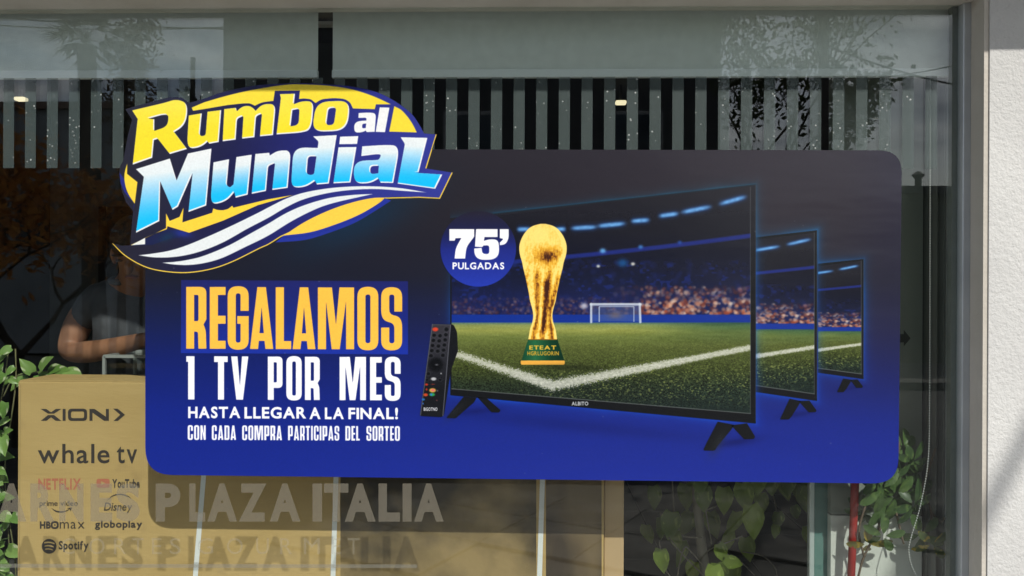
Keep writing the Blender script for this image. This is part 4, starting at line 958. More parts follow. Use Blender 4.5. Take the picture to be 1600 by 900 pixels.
M_ink = mat("carton_ink", (.045, .035, .03), .7); M_red = mat("carton_red_ink", (.50, .16, .09), .7)
def boxtext(name, T, mt=None, label=None):
    o = child(name, tri_mesh(T, SB, .0008), mt or M_ink, bx_)
    if label: o['label'] = label
    return o
def poly_tris(outer, holes=()):
    from mathutils.geometry import tessellate_polygon
    loops = [[Vector((p[0], p[1], 0)) for p in outer]] + [[Vector((p[0], p[1], 0)) for p in h] for h in holes]
    flat = [q for l in loops for q in l]
    return np.array([[(flat[i].x, flat[i].y) for i in tr_] for tr_ in tessellate_polygon(loops)])
ZX = Z(0, 540, 5.0); ZW = Z(0, 560, 2.6475); ZV = Z(0, 700, 4.5)
def ptr(fn, outer, holes=()): return poly_tris(rpoly(fn(outer)), [rpoly(fn(h)) for h in holes])
xion = [ptr(ZX, [(318,494),(362,494),(400,520),(438,494),(482,494),(424,531),(376,531)]), ptr(ZX, [(376,542),(424,542),(480,587),(436,587),(400,560),(364,587),(320,587)]),
        ptr(ZX, [(490,494),(514,494),(514,587),(490,587)]), ptr(ZX, [(532,492,34),(682,492,34),(682,588,34),(532,588,34)], [[(556,514,16),(658,514,16),(658,566,16),(556,566,16)]]),
        ptr(ZX, [(700,494),(740,494),(828,555),(828,494),(852,494),(852,587),(814,587),(724,524),(724,587),(700,587)]), ptr(ZX, [(884,492),(920,492),(978,540),(922,588),(888,588),(940,540)])]
boxtext("brand_wordmark", np.concatenate(xion), label="wide dark wordmark with an arrow head, top of the carton")
boxtext("tv_wordmark", np.concatenate([fit(word_tris("whale", MED, .10), 59.3, 171.5, 693.5, 724), fit(word_tris("tv", MED, .08), 182.5, 214.5, 697, 724)]), label="dark lower case wordmark on the carton")
boxtext("app_name", fit(word_tris("NETFLIX", BLD, .10), 60, 127, 747.5, 765), M_red, "faint red app name")
boxtext("app_name", fit(word_tris("YouTube", BLD, .05), 175.5, 218.5, 748.5, 762.5), None, "dark condensed app name next to a red badge")
boxtext("app_badge", poly_tris(rpoly([(151, 748, 4), (171.5, 748, 4), (171.5, 762, 4), (151, 762, 4)]), [[(158, 751.5), (165, 755), (158, 758.5)]]), M_red)
boxtext("app_name", fit(word_tris("prime video", MED, .06), 62, 122, 782, 793), None, "dark app name with a smile line under it")
sm = cr([(80, 793.5), (88, 797.5), (98, 798.6), (106, 796.5), (111, 793)]) ; sm2 = cr([(111, 793), (106, 798), (97, 801), (87, 799.5), (80, 793.5)])[1:-1]
boxtext("smile_line", np.concatenate([poly_tris(sm + sm2), poly_tris([(105, 794), (113, 792.5), (110.5, 799), (109.5, 795.5)])]))
boxtext("app_name", fit(word_tris("Disney", MED, .07, .18), 162.5, 207, 785, 802), None, "dark handwritten style app name under an arc")
arc = cr([(166, 783), (176, 774), (188, 771.5), (199, 774), (206, 779)]); arc2 = cr([(206, 779), (198, 775.6), (188, 773.4), (177, 775.4), (166, 783)])[1:-1]
boxtext("arc_line", poly_tris(arc + arc2))
boxtext("app_name", np.concatenate([fit(word_tris("HB", HVY, .08), 62.5, 79.5, 814.5, 826), poly_tris(rpoly([(79.5, 814, 6), (92, 814, 6), (92, 826.5, 6), (79.5, 826.5, 6)]), [rpoly([(82.5, 817, 3), (89, 817, 3), (89, 823.5, 3), (82.5, 823.5, 3)])]), poly_tris([(85, 819.2), (87, 819.2), (87, 821.4), (85, 821.4)]), fit(word_tris("max", REG, .12), 93.5, 132.5, 815.5, 826)]), None, "bold and thin dark app name, left column")
boxtext("app_name", fit(word_tris("globoplay", BLD, .07), 148.5, 222.5, 813, 828), None, "rounded lower case app name, right column")
circ = [(77 + 11.6*math.cos(a), 853.5 + 11.6*math.sin(a)) for a in np.linspace(0, 2*math.pi, 33)[:-1]]
bars = []
for (yy, h, x0, x1, th) in ((848.2, 2.6, 69, 85.5, 1.15), (853.2, 2.2, 70, 84, 1.0), (858, 1.7, 71, 82.5, .85)):
    up_ = [(x0 + (x1-x0)*t, yy - h*4*t*(1-t)*.6 + 1.2*t - th) for t in np.linspace(0, 1, 9)]; dn_ = [(x, y + 2*th) for x, y in up_[::-1]]; bars.append(up_ + dn_)
boxtext("music_badge", poly_tris(circ, bars)); boxtext("app_name", fit(word_tris("Spotify", BLD, .05), 92, 138.5, 845, 862.5), None, "dark app name next to a round badge")
# printed picture panel on the carton
mp_ = noisy("carton_picture_print", (.34, .24, .11), (.045, .035, .022), 2.7, .8, .1, 40, detail=11, lo=.38, hi=.56, spec=.2)
def film_rect(name, x0, y0, x1, y1, mt, parent, off=.0005): 
    return child(name, mesh_from([tuple(W(x, y, SB) + Vector((0, -off, 0))) for x, y in ((x0, y1), (x1, y1), (x1, y0), (x0, y0))], [(0, 1, 2, 3)]), mt, parent)
film_rect("printed_picture", 532, 700, 838, 1010, mp_, bx_)
mp2 = noisy("carton_stripe_print", (.17, .12, .065), (.055, .04, .028), 3.2, .8, .1, 40, detail=3, lo=.44, hi=.52, spec=.2, stretch=(1, 1, .35))
film_rect("printed_side_picture", 853, 700, 940, 1010, mp2, bx_)
# second carton just behind
x2 = W(974.5, 800, SB + .02).x
b2 = thing("plain_carton", ((xb1 + x2) / 2, SB + .1, FL), "narrow plain brown carton at the right end of the big television carton", "box")
child("body", bevel(MB().box((xb1 + .002, SB + .012, FL), (x2, SB + .17, zb1 - .03)).mesh(), .003, 2), noisy("cardboard_pale", (0.52, 0.36, 0.20), (0.57, 0.41, 0.23), 2.2, 0.85, 0.1, 26, spec=.2), b2)
child("top_flap", MB().box((xb1 + .004, SB + .014, zb1 - .0295), (x2 - .003, SB + .168, zb1 - .026)).mesh(), M_card, b2)

# ================================================================== RIGHT SIDE: PARTITION, POLE, CHAIN
SP = 0.16
def at(px, py, s): return W(px, py, s)
M_part_shade = noisy("board_shade_tone", (.22, .245, .215), (.27, .295, .26), 2, .6, .05, 50)  # darker board colour stands in for the shaded upper part
M_part_sun = noisy("board_sun_tone", (.60, .62, .58), (.68, .70, .65), 2, .55, .05, 50)  # pale board colour stands in for the sunlit lower part
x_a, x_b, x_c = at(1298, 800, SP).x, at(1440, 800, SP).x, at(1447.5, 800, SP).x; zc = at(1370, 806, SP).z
pt = thing("partition", ((x_a + x_b) / 2, SP, FL), "partition board with painted shade above and painted sunlight below, behind the right end of the glass", "partition")
child("shaded_upper_board", MB().box((x_a, SP, zc + .003), (x_b, SP + .03, 2.6)).mesh(), M_part_shade, pt)
child("sunlit_lower_board", MB().box((x_a, SP - .002, FL), (x_b, SP + .03, zc)).mesh(), M_part_sun, pt)
child("dark_joint", MB().box((x_b + .001, SP + .02, FL), (x_c, SP + .03, 2.6)).mesh(), mat("joint_black", (.008, .009, .012), .6), pt)
child("return_board", MB().box((x_c + .001, SP + .004, FL), (at(1452, 800, SP).x, SP + .03, 2.6)).mesh(), M_part_shade, pt)
# arrow sign
ar = [(1404, 522), (1412, 522), (1412, 515.5), (1422.5, 528.5), (1412, 541), (1412, 535), (1404, 535)]
P = [(at(x, y, SP).x, at(x, y, SP).z) for x, y in ar]
solid("arrow_sticker", ring_mesh(P, SP - .0012, SP - .0004), mat("sticker_black", (.008, .008, .008), .5), "small black arrow sticker pointing right, on the partition beside the advert", "sticker")
# curtain strips
M_cur = noisy("curtain_grey", (.15, .155, .14), (.20, .205, .19), 3, .8, .1, 40, stretch=(4, 1, .2))
cv = []; xs0, xs1 = at(1452.5, 800, .12).x, at(1492, 800, .12).x
n = 60; vv = []; ff = []
for i in range(n + 1):
    t = i / n; x = xs0 + (xs1 - xs0) * t; y = .135 + .012 * math.sin(t * 19) + .004 * math.sin(t * 43)
    vv += [(x, y, FL + .02), (x, y, 2.3)]
for i in range(n): ff.append((2*i, 2*i+2, 2*i+3, 2*i+1))
me = mesh_from(vv, ff); me.polygons.foreach_set('use_smooth', [True] * len(me.polygons))
solid("curtain", me, M_cur, "narrow grey folded curtain hanging next to the right window frame", "curtain")
# glass door edge left of the partition
gt = thing("glass_screen", (at(1280, 800, .2).x, .2, FL), "upright greenish glass screen edge with a pale metal profile, left of the red pole", "glass screen")
child("profile", bevel(MB().box((at(1265, 800, .18).x, .18, FL), (at(1273, 800, .18).x, .20, 1.78)).mesh(), .002, 1), mat("pale_alu", (.48, .55, .54), .35, .3), gt)
child("edge", MB().box((at(1273.6, 800, .18).x, .184, FL), (at(1294, 800, .18).x, .196, 1.78)).mesh(), mat("green_glass_edge", (.10, .20, .18), .2), gt)
child("dark_seal", MB().box((at(1294.4, 800, .18).x, .182, FL), (at(1297.6, 800, .18).x, .198, 1.78)).mesh(), mat("seal_dark", (.012, .03, .035), .5), gt)
# red pole
a, b = at(1337, 735, .115), at(1330, 900, .115); d = (b - a); top = a - d * 1.3; bot = a + d * ((a.z - FL) / (a.z - b.z))
solid("red_pole", MB().tube([(top.x, .115, top.z), (a.x, .115, a.z), (bot.x, .115, FL)], .0105, 14).mesh(True), noisy("red_paint", (.30, .022, .02), (.38, .035, .03), 12, .35), "slightly leaning thin red pole in front of the sunlit-coloured lower partition board", "pole")
# beaded blind chain
bt = thing("blind_chain", (at(1448, 800, .06).x, .06, .7), "beaded pull chain of the blind hanging at the right", "chain")
bm = bmesh.new(); bmesh.ops.create_icosphere(bm, subdivisions=1, radius=.0021); bead = bpy.data.meshes.new("bead"); bm.to_mesh(bead); bm.free(); bead.materials.append(mat("bead_grey", (.50, .51, .50), .4))
path = [(1453.5, 120), (1453, 400), (1452.5, 620), (1450, 720), (1438, 790), (1424, 838), (1420, 860), (1425, 885), (1436, 905)]
pw = cr([tuple(at(x, y, .06)) for x, y in path], 30); big = MB(); acc = 0; ico = [v.co.copy() for v in bead.vertices]; icf = [tuple(p.vertices) for p in bead.polygons]
nb = 0
for q, r_ in zip(pw[:-1], pw[1:]):
    q, r_ = Vector(q), Vector(r_); ln = (r_ - q).length
    while acc < ln:
        c = q.lerp(r_, acc / ln); n0 = len(big.v); big.v += [c + v for v in ico]; big.f += [tuple(i + n0 for i in f_) for f_ in icf]; acc += .0068; nb += 1
    acc -= ln
o = child("beads", big.mesh(True), bead.materials[0], bt); o['kind'] = 'stuff'
child("cord", MB().tube(pw[::6], .0006, 5).mesh(), bead.materials[0], bt)

# ================================================================== INTERIOR THINGS
M_lamp = bpy.data.materials.new("lamp_glow"); M_lamp.use_nodes = True; b_ = M_lamp.node_tree.nodes["Principled BSDF"]
b_.inputs["Emission Color"].default_value = (1.0, .86, .55, 1); b_.inputs["Emission Strength"].default_value = 1.1; b_.inputs["Base Color"].default_value = (.8, .7, .5, 1)
for i, (px, py, s_, wpx) in enumerate(((970, 160.5, 3.6, 17), (33, 155, 3.7, 17))):
    c = at(px, py, s_); hw = wpx / 2 / FPX * (s_ + 2.12)
    t = thing("ceiling_lamp", (c.x, s_, c.z), ["small warm ceiling lamp glowing above the middle of the advert", "small warm ceiling lamp glowing at the upper left edge"][i], "lamp", "small lamps under the shop ceiling")
    child("diffuser", bevel(MB().box((c.x - hw, s_ - .03, c.z - .014), (c.x + hw, s_ + .03, c.z + .014)).mesh(), .012, 2), M_lamp, t)
    child("mount", MB().box((c.x - .008, s_ - .008, c.z + .0145), (c.x + .008, s_ + .008, RZ1)).mesh(), M_dark, t)
# grey wall panel and door at the left
x0, x1 = at(78, 400, 2.6).x, at(640, 400, 2.6).x
solid("grey_room_divider", MB().box((x0, 2.6, FL), (x1, 2.68, RZ1)).mesh(), M_panelg, "grey dividing wall inside the shop, behind the man", "wall")
x0, x1, z1 = at(168, 400, 2.58).x, at(262, 400, 2.58).x, at(200, 336, 2.58).z
t = thing("room_door", ((x0 + x1) / 2, 2.58, FL), "dark door in the grey dividing wall behind the man", "door")
child("leaf", MB().box((x0, 2.575, FL), (x1, 2.598, z1)).mesh(), mat("door_dark", (.035, .038, .04), .5), t)
child("frame", MB().box((x0 - .05, 2.57, FL), (x0 - .001, 2.599, z1 + .05)).box((x1 + .001, 2.57, FL), (x1 + .05, 2.599, z1 + .05)).box((x0, 2.57, z1 + .001), (x1, 2.599, z1 + .05)).mesh(), mat("door_frame_dark", (.02, .02, .022), .5), t)
# counter and glass showcase by the man
sc_ = .46; x0, x1 = at(163, 575, sc_).x, at(420, 575, sc_).x; z0, z1 = at(200, 640, sc_).z, at(200, 557, sc_).z
t = thing("glass_showcase", ((x0 + x1) / 2, sc_, FL), "glass showcase with thin pale edges, behind the carton in front of the man", "showcase")
ed = MB(); y0_, y1_ = sc_, sc_ + .20; e_ = .0045
for (xx, yy) in ((x0, y0_), (x1, y0_), (x0, y1_), (x1, y1_)): ed.box((xx - e_, yy - e_, z0), (xx + e_, yy + e_, z1))
for yy in (y0_, y1_): ed.box((x0, yy - e_, z1 - e_), (x1, yy + e_, z1 + e_ + .001))
for xx in (x0, x1): ed.box((xx - e_, y0_, z1 - e_ + .0005), (xx + e_, y1_, z1 + e_))
child("edges", ed.mesh(), mat("showcase_edge", (.32, .34, .33), .4), t)
child("glass", MB().box((x0 + .005, y0_ + .005, z0), (x1 - .005, y1_ - .005, z1 - .005)).mesh(), mg, t)
child("cabinet", MB().box((x0 - .02, y0_ - .02, FL), (x1 + .02, y1_ + .02, z0 - .001)).mesh(), M_dark, t)

# ================================================================== PLANTS
def leafmat2(name, c1, c2, vein, trans=.3):
    mt = leafmat(name, c1, c2, trans, .38); nt = mt.node_tree; N = nt.nodes; L = nt.links; b = N["Principled BSDF"]
    oi = N.new("ShaderNodeObjectInfo"); r = [n for n in N if n.type == 'VALTORGB'][0]
    for l in list(r.inputs[0].links): L.remove(l)
    L.new(oi.outputs["Random"], r.inputs[0])
    t = N.new("ShaderNodeTexCoord"); n = N.new("ShaderNodeTexNoise"); n.inputs["Scale"].default_value = 55; n.inputs["Detail"].default_value = 3
    mp = N.new("ShaderNodeMapping"); mp.inputs["Scale"].default_value = (1, .35, 1); L.new(t.outputs["Object"], mp.inputs[0]); L.new(mp.outputs[0], n.inputs["Vector"])
    r2 = N.new("ShaderNodeValToRGB"); r2.color_ramp.elements[0].position = .56; r2.color_ramp.elements[1].position = .66; L.new(n.outputs["Fac"], r2.inputs[0])
    mx_ = N.new("ShaderNodeMixRGB"); mx_.inputs[2].default_value = (*vein, 1); L.new(r2.outputs[0], mx_.inputs[0]); L.new(r.outputs[0], mx_.inputs[1]); L.new(mx_.outputs[0], b.inputs["Base Color"])
    for n_ in N:
        if n_.type == 'BSDF_TRANSLUCENT': L.new(mx_.outputs[0], n_.inputs[0])
    return mt
def leaf_mesh(kind, ln, wd_, mt, seed=0):
    """leaf in its own frame: stalk at the origin, along +Y, face +Z"""
    rr = random.Random(seed); prof = {'heart': [(0, .0), (.03, .62), (.18, .98), (.38, 1.0), (.6, .78), (.8, .42), (1.0, 0)], 'oval': [(0, .0), (.12, .38), (.35, .85), (.6, 1.0), (.82, .78), (.94, .4), (1.0, 0)]}[kind]
    V = []; F = []; fold = rr.uniform(.12, .4); droop = rr.uniform(.12, .5)
    for i, (t, w_) in enumerate(prof):
        y = t * ln; zc_ = -droop * ln * t * t * .6
        back = -.10 * ln if (kind == 'heart' and i == 1) else 0
        for sx_ in (-1, -.5, 0, .5, 1):
            V.append((sx_ * w_ * wd_ / 2, y + back * abs(sx_), zc_ + abs(sx_) * w_ * wd_ * fold * .5 + rr.uniform(-.02, .02) * wd_))
    for i in range(len(prof) - 1):
        for j in range(4): a = i*5 + j; F.append((a, a+1, a+6, a+5))
    me = mesh_from(V, F); me.polygons.foreach_set('use_smooth', [True] * len(me.polygons)); me.materials.append(mt); return me
def place_leaf(name, me, parent, pos, dirv, nrm, sc=1.0):
    d = Vector(dirv).normalized(); n = Vector(nrm); n = (n - d * n.dot(d)); n = n.normalized() if n.length > 1e-3 else Vector((1, 0, 0)); x = d.cross(n)
    M = Matrix((x, d, n)).transposed().to_4x4(); M = Matrix.Translation(Vector(pos) - parent.location) @ M @ Matrix.Scale(sc, 4)
    o = bpy.data.objects.new(name, me); C.objects.link(o); o.parent = parent; o.matrix_local = M; return o
M_var = leafmat2("variegated_leaf", (.13, .26, .05), (.24, .38, .10), (.66, .70, .46), .25)
M_green = leafmat2("green_leaf", (.11, .18, .025), (.27, .36, .05), (.34, .44, .09), .45)
M_stem = noisy("plant_stem", (.10, .12, .05), (.18, .16, .08), 8, .7)
M_wood = noisy("grey_wood_stem", (.16, .145, .12), (.24, .22, .18), 10, .85, .4, 50, stretch=(1, 1, .3))
rr = random.Random(21)
# left: variegated trailing plant beside and behind the carton
hv = [leaf_mesh('heart', .062, .042, M_var, i) for i in range(5)]
b0 = at(8, 800, .25)
pl = thing("trailing_plant", (b0.x, .25, FL), "climbing plant with pale-edged green leaves at the left edge, beside the carton", "plant")
stems = MB(); 
for k in range(5):
    xo = rr.uniform(-22, 20); pts = []
    for j in range(9):
        pts.append(at(xo + 9 * math.sin(j * .9 + k), 545 + j * 48, .22 + .02 * k))
    stems.tube(cr([tuple(p) for p in pts], 3), .0022, 5)
    for j in range(len(pts) - 1):
        for q in range(3):
            p = pts[j].lerp(pts[j+1], rr.random()); a = rr.uniform(0, 6.28)
            d = Vector((math.cos(a), -rr.uniform(.1, .8), math.sin(a) * .7 - .35)); 
            pp = p + Vector((rr.uniform(-.018, .018), rr.uniform(-.05, .0), rr.uniform(-.02, .02)))
            if pp.x > xb0 - .03: pp.x = xb0 - .03 - rr.random() * .02; d.x = -abs(d.x)
            place_leaf("leaf", rr.choice(hv), pl, pp, d, (rr.uniform(-.5, .5), -1, rr.uniform(.2, 1.1)), rr.uniform(.5, 1.0))
stems.tube(cr([tuple(at(x, y, .40)) for x, y in ((5, 620), (22, 590), (50, 583), (85, 580), (118, 586))], 5), .0025, 5)
for (x, y, dx_, dz_, s_) in [(38,588,-.8,-.7,1.0),(50,582,-.3,.6,.9),(62,578,.5,.5,1.2),(60,586,.9,-.6,1.0),(75,580,.9,.35,1.0),(86,582,.8,.3,.9),(92,585,1,-.1,.8),(104,580,1,-.3,1.1),(44,590,-.6,-1,.9),(110,588,1,-.3,.7),(70,590,.2,-.5,.8)]:
    place_leaf("leaf", rr.choice(hv), pl, at(x, y, .385 + rr.uniform(-.01, .02)), (dx_, -.3, dz_), (.1, -1, .9), s_)
child("stems", stems.mesh(True), M_stem, pl)
# middle: hanging creeper with grey trunk
hg = [leaf_mesh('heart', .088, .06, M_green, i + 10) for i in range(5)]
c0 = at(1102, 900, .42)
pm_ = thing("hanging_creeper", (c0.x, .42, FL), "creeper with drooping green leaves and a grey stem, under the right half of the advert", "plant")
tr_pts = [tuple(at(x, y, .42)) for x, y in ((1086, 690), (1088, 775), (1093, 820), (1097, 860), (1104, 910), (1112, 1010))]
child("trunk", MB().tube(cr(tr_pts, 4), [.012 + .00035 * i for i in range(21)], 8).mesh(True), M_wood, pm_)
st = MB()
for k, pts in enumerate([[(1097,872),(1110,858),(1135,848),(1160,838)], [(1104,890),(1080,862),(1070,855),(1062,880),(1058,905)], [(1097,840),(1070,838),(1050,825),(1030,800)], [(1094,800),(1120,790),(1150,770),(1170,740)], [(1160,862),(1190,868),(1210,885),(1215,905)], [(1045,840),(1070,870),(1100,900)], [(1100,780),(1105,810),(1112,850)], [(1125,845),(1140,870),(1160,880),(1185,905)], [(1200,745),(1212,790),(1214,830)], [(1050,740),(1053,800),(1055,840)], [(1030,845),(1038,885),(1050,905)]]):
    st.tube(cr([tuple(at(x, y, .40 + .012 * (k % 5) - .02)) for x, y in pts], 5), .0022, 5)
child("stems", st.mesh(True), M_wood, pm_)
lv = [(1100,760,0,-1,1.1,.30),(1130,762,.1,-1,1.15,.34),(1160,755,.1,-1,1.2,.30),(1172,790,.2,-1,1.45,.27),(1050,800,-.1,-1,1.25,.38),(1030,808,.1,-1,1.1,.45),(1055,830,.1,-1,.9,.4),(1033,858,0,-1,1.0,.27),(1065,845,0,-1,1.2,.46),(1122,850,.25,-1,.85,.27),(1132,874,.9,-.4,.9,.27),(1115,884,-.1,-1,1.3,.25),(1120,880,.3,-1,1.1,.28),(1150,800,-.2,-1,1.2,.45),(1190,770,.1,-1,1.0,.48),(1020,760,0,-1,1.1,.5),(1070,756,.1,-1,1.2,.48),(1110,800,.1,-1,1.2,.5),(1140,830,-.2,-1,1.2,.47),(1080,800,-.3,-1,1.2,.5),(1010,820,.2,-1,1.0,.52),(1165,840,.2,-1,1.1,.5),(1215,800,0,-1,.8,.35),(1225,750,0,-1,.9,.40),(1212,820,-.1,-1,.6,.34),(1240,790,.4,-1,.7,.35),(1255,765,.2,-1,1.1,.36),(1230,742,.2,-1,1.0,.34),(1245,738,-.1,-1,1.2,.4),(1264,760,.3,-1,1.1,.30),(1262,822,.2,-1,1.0,.24),(1268,826,.5,-.9,.9,.24),(1090,735,0,-1,1.1,.3),(1185,738,0,-1,1.0,.3),(1205,742,0,-1,1.0,.36),(1150,880,-.2,-1,1.0,.42),(1085,878,-.3,-1,1.0,.40)]
for (x, y, dx_, dz_, s_, dd_) in lv:
    place_leaf("leaf", rr.choice(hg), pm_, at(x, y, dd_), (dx_ + rr.uniform(-.15, .15), rr.uniform(-.35, .1), dz_), (rr.uniform(-.8, .8), -1, rr.uniform(0, .5)), s_ * .82)
q = [at(1118, 690, .95), at(1212, 690, .95), at(1146, 915, .88), at(1092, 915, .88)]  # added slab in place of an unidentified dark shape
v_ = [tuple(p) for p in q] + [(p.x, p.y + .03, p.z) for p in q]
solid("dark_shape_slab", mesh_from(v_, [(0, 3, 2, 1), (4, 5, 6, 7), (0, 1, 5, 4), (1, 2, 6, 5), (2, 3, 7, 6), (3, 0, 4, 7)]), mat("dark_shape_black", (.006, .006, .006), .6), "black slab standing in for an unidentified dark shape behind the creeper, under the right half of the advert", "stand-in")
# right: umbrella plant with whorled leaves
def whorl(n_, ln, seed, mt):
    r2 = random.Random(seed); V = []; F = []
    for k in range(n_):
        a = 2 * math.pi * k / n_ + r2.uniform(-.2, .2); me = leaf_mesh('oval', ln * r2.uniform(.8, 1.1), ln * .42, mt, seed * 10 + k)
        M = Matrix.Rotation(a, 4, 'Z') @ Matrix.Rotation(r2.uniform(-.6, .15), 4, 'X') @ Matrix.Translation((0, ln * .12, 0)); n0 = len(V)
        V += [M @ v.co for v in me.vertices]; F += [tuple(i + n0 for i in p.vertices) for p in me.polygons]; bpy.data.meshes.remove(me)
    me = mesh_from(V, F); me.polygons.foreach_set('use_smooth', [True] * len(me.polygons)); me.materials.append(mt); return me
M_umb = leafmat2("umbrella_leaf", (.045, .09, .03), (.09, .16, .045), (.14, .22, .06), .3); M_yel = leafmat2("yellowing_leaf", (.22, .19, .05), (.10, .14, .05), (.55, .40, .06), .3)
wh = [whorl(7, .066, 30 + i, M_umb) for i in range(4)]; wy = [whorl(4, .072, 40 + i, M_yel) for i in range(2)]; wd2 = [whorl(5, .080, 50 + i, M_umb) for i in range(2)]
u0 = at(1345, 900, .10)
up_ = thing("umbrella_plant", (u0.x, .10, FL), "umbrella plant with whorled green and yellowing leaves, next to the red pole", "plant")
st = MB()
for pts in [[(1340,905),(1350,870),(1372,830),(1400,800),(1440,760),(1462,700)], [(1350,870),(1342,830),(1352,790)], [(1400,800),(1412,850)], [(1440,760),(1455,800),(1450,840)], [(1372,830),(1380,780),(1400,740),(1405,690)], [(1338,905),(1342,1000)], [(1455,800),(1470,815),(1476,808)]]:
    st.tube(cr([tuple(at(x, y, .105)) for x, y in pts], 5), .0032, 6)
child("stems", st.mesh(True), noisy("plant_branch", (.10, .07, .05), (.16, .12, .08), 9, .8), up_)
for (x, y, lst, s_, nx, nz_) in [(1350,802,wh,.75,0,.1),(1388,782,wh,1.15,.2,.3),(1378,765,wh,1.0,-.3,.6),(1400,775,wh,1.0,.4,.1),(1412,700,wh,.9,.1,.5),(1425,722,wh,.8,.3,.2),(1410,742,wh,.9,0,.3),(1355,850,wy,.8,-.3,.2),(1380,838,wd2,.7,.2,.2),(1428,790,wh,.9,.3,.4),(1440,835,wd2,.8,0,.1),(1456,850,wy,.75,.1,.0),(1372,745,wh,.9,0,.8),(1440,770,wd2,.7,0,.3)]:
    place_leaf("leaf", rr.choice(lst), up_, at(x, y, .085 + rr.uniform(-.02, .03)), (rr.uniform(-1, 1), .1, rr.uniform(-1, -.2)), (nx, -1, nz_), s_)

# ================================================================== THE MAN BEHIND THE CARTON
def skin_mesh(nodes, edges, sub=2, root=0):
    """skin-modifier body from named joints: nodes {name:(point, rx, ry)}"""
    names = list(nodes); ix = {n: i for i, n in enumerate(names)}
    me = bpy.data.meshes.new("body_skel"); me.from_pydata([tuple(nodes[n][0]) for n in names], [(ix[a], ix[b]) for a, b in edges], []); me.update()
    o = bpy.data.objects.new("tmp", me); C.objects.link(o)
    md = o.modifiers.new("s", 'SKIN'); md.use_smooth_shade = True; md.branch_smoothing = .6
    for i, n in enumerate(names):
        sv = me.skin_vertices[0].data[i]; sv.radius = (nodes[n][1], nodes[n][2]); sv.use_root = (n == root or i == 0)
    ms = o.modifiers.new("u", 'SUBSURF'); ms.levels = sub; ms.render_levels = sub
    dg = bpy.context.evaluated_depsgraph_get(); r_ = bpy.data.meshes.new_from_object(o.evaluated_get(dg)); bpy.data.objects.remove(o)
    r_.polygons.foreach_set('use_smooth', [True] * len(r_.polygons)); return r_
PS = .86
def J(px, py, s=PS): return at(px, py, s - .15)
nodes = {
 'pelvis': (J(212, 720, 1.0), .16, .115), 'belly': (J(213, 640, .98), .165, .12), 'chest': (J(212, 545, .93), .175, .125), 'ribs': (J(206, 480, .89), .165, .11), 'neckb': (J(206, 446, .85), .07, .065),
 'neck': (J(211, 432, .80), .055, .055), 'jaw': (J(217, 418, .76), .066, .075), 'skull': (J(214, 388, .76), .078, .092), 'crown': (J(212, 362, .77), .05, .06),
 'lsh': (J(152, 462, .87), .062, .062), 'lup': (J(124, 500, .86), .054, .054), 'lelb': (J(106, 552, .82), .044, .044), 'lfo': (J(150, 549, .74), .040, .040), 'lwr': (J(232, 530, .68), .027, .023), 'lpalm': (J(258, 527, .66), .034, .016), 'lpalm2': (J(272, 527, .65), .036, .014),
 'rsh': (J(262, 462, .87), .062, .062), 'rup': (J(296, 505, .86), .052, .052), 'relb': (J(318, 552, .82), .044, .044), 'rfo': (J(312, 540, .76), .036, .036), 'rwr': (J(300, 524, .68), .027, .023), 'rpalm': (J(297, 520, .66), .034, .016), 'rpalm2': (J(294, 517, .64), .036, .014),
 'lhip': (J(180, 770, 1.02), .095, .10), 'lknee': (J(178, 985, 1.0), .065, .07), 'lank': (Vector((J(178, 985, 1.0).x, .91, FL + .10)), .042, .045), 'ltoe': (Vector((J(178, 985, 1.0).x, .77, FL + .045)), .042, .035),
 'rhip': (J(244, 770, 1.02), .095, .10), 'rknee': (J(246, 985, 1.0), .065, .07), 'rank': (Vector((J(246, 985, 1.0).x, .91, FL + .10)), .042, .045), 'rtoe': (Vector((J(246, 985, 1.0).x, .77, FL + .045)), .042, .035)}
edges = [('pelvis','belly'),('belly','chest'),('chest','ribs'),('ribs','neckb'),('neckb','neck'),('neck','jaw'),('jaw','skull'),('skull','crown'),('ribs','lsh'),('lsh','lup'),('lup','lelb'),('lelb','lfo'),('lfo','lwr'),('lwr','lpalm'),('lpalm','lpalm2'),
         ('ribs','rsh'),('rsh','rup'),('rup','relb'),('relb','rfo'),('rfo','rwr'),('rwr','rpalm'),('rpalm','rpalm2'),('pelvis','lhip'),('lhip','lknee'),('lknee','lank'),('lank','ltoe'),('pelvis','rhip'),('rhip','rknee'),('rknee','rank'),('rank','rtoe')]
def finger(base, dirs, r0, nm, par):
    p = Vector(base); k = par
    for i, (d, l) in enumerate(dirs):
        p = p + Vector(d).normalized() * l; n_ = nm + str(i); nodes[n_] = (p.copy(), r0 * (1 - .1 * i), r0 * (1 - .1 * i)); edges.append((k, n_)); k = n_
for side, sx_ in (('l', 1), ('r', -1)):
    b = nodes[side + 'palm2'][0]
    for i, l in enumerate((.040, .045, .042, .033)):
        finger(b + Vector((0, -.004, .024 - .016 * i)), [((sx_, -.2, .25 - .16*i), .018), ((sx_, -.5, -.05), l), ((sx_ * .6, -.7, -.4), .026), ((sx_ * .2, -.7, -.6), .018)], .0085, side + 'f' + str(i), side + 'palm2')
    finger(nodes[side + 'palm'][0], [((sx_ * .4, -.6, .7), .035), ((sx_, -.5, .5), .032), ((sx_, -.3, .1), .024)], .0105, side + 'th', side + 'palm')
M_skin = noisy("skin", (.31, .145, .08), (.38, .185, .105), 14, .5, .1, 200); M_shirt = noisy("polo_fabric", (.075, .08, .092), (.10, .105, .12), 20, .9, .2, 300)
M_hair = noisy("dark_hair", (.02, .015, .012), (.04, .03, .02), 40, .6, .4, 200); M_trou = noisy("trousers", (.02, .022, .03), (.03, .032, .04), 20, .9)
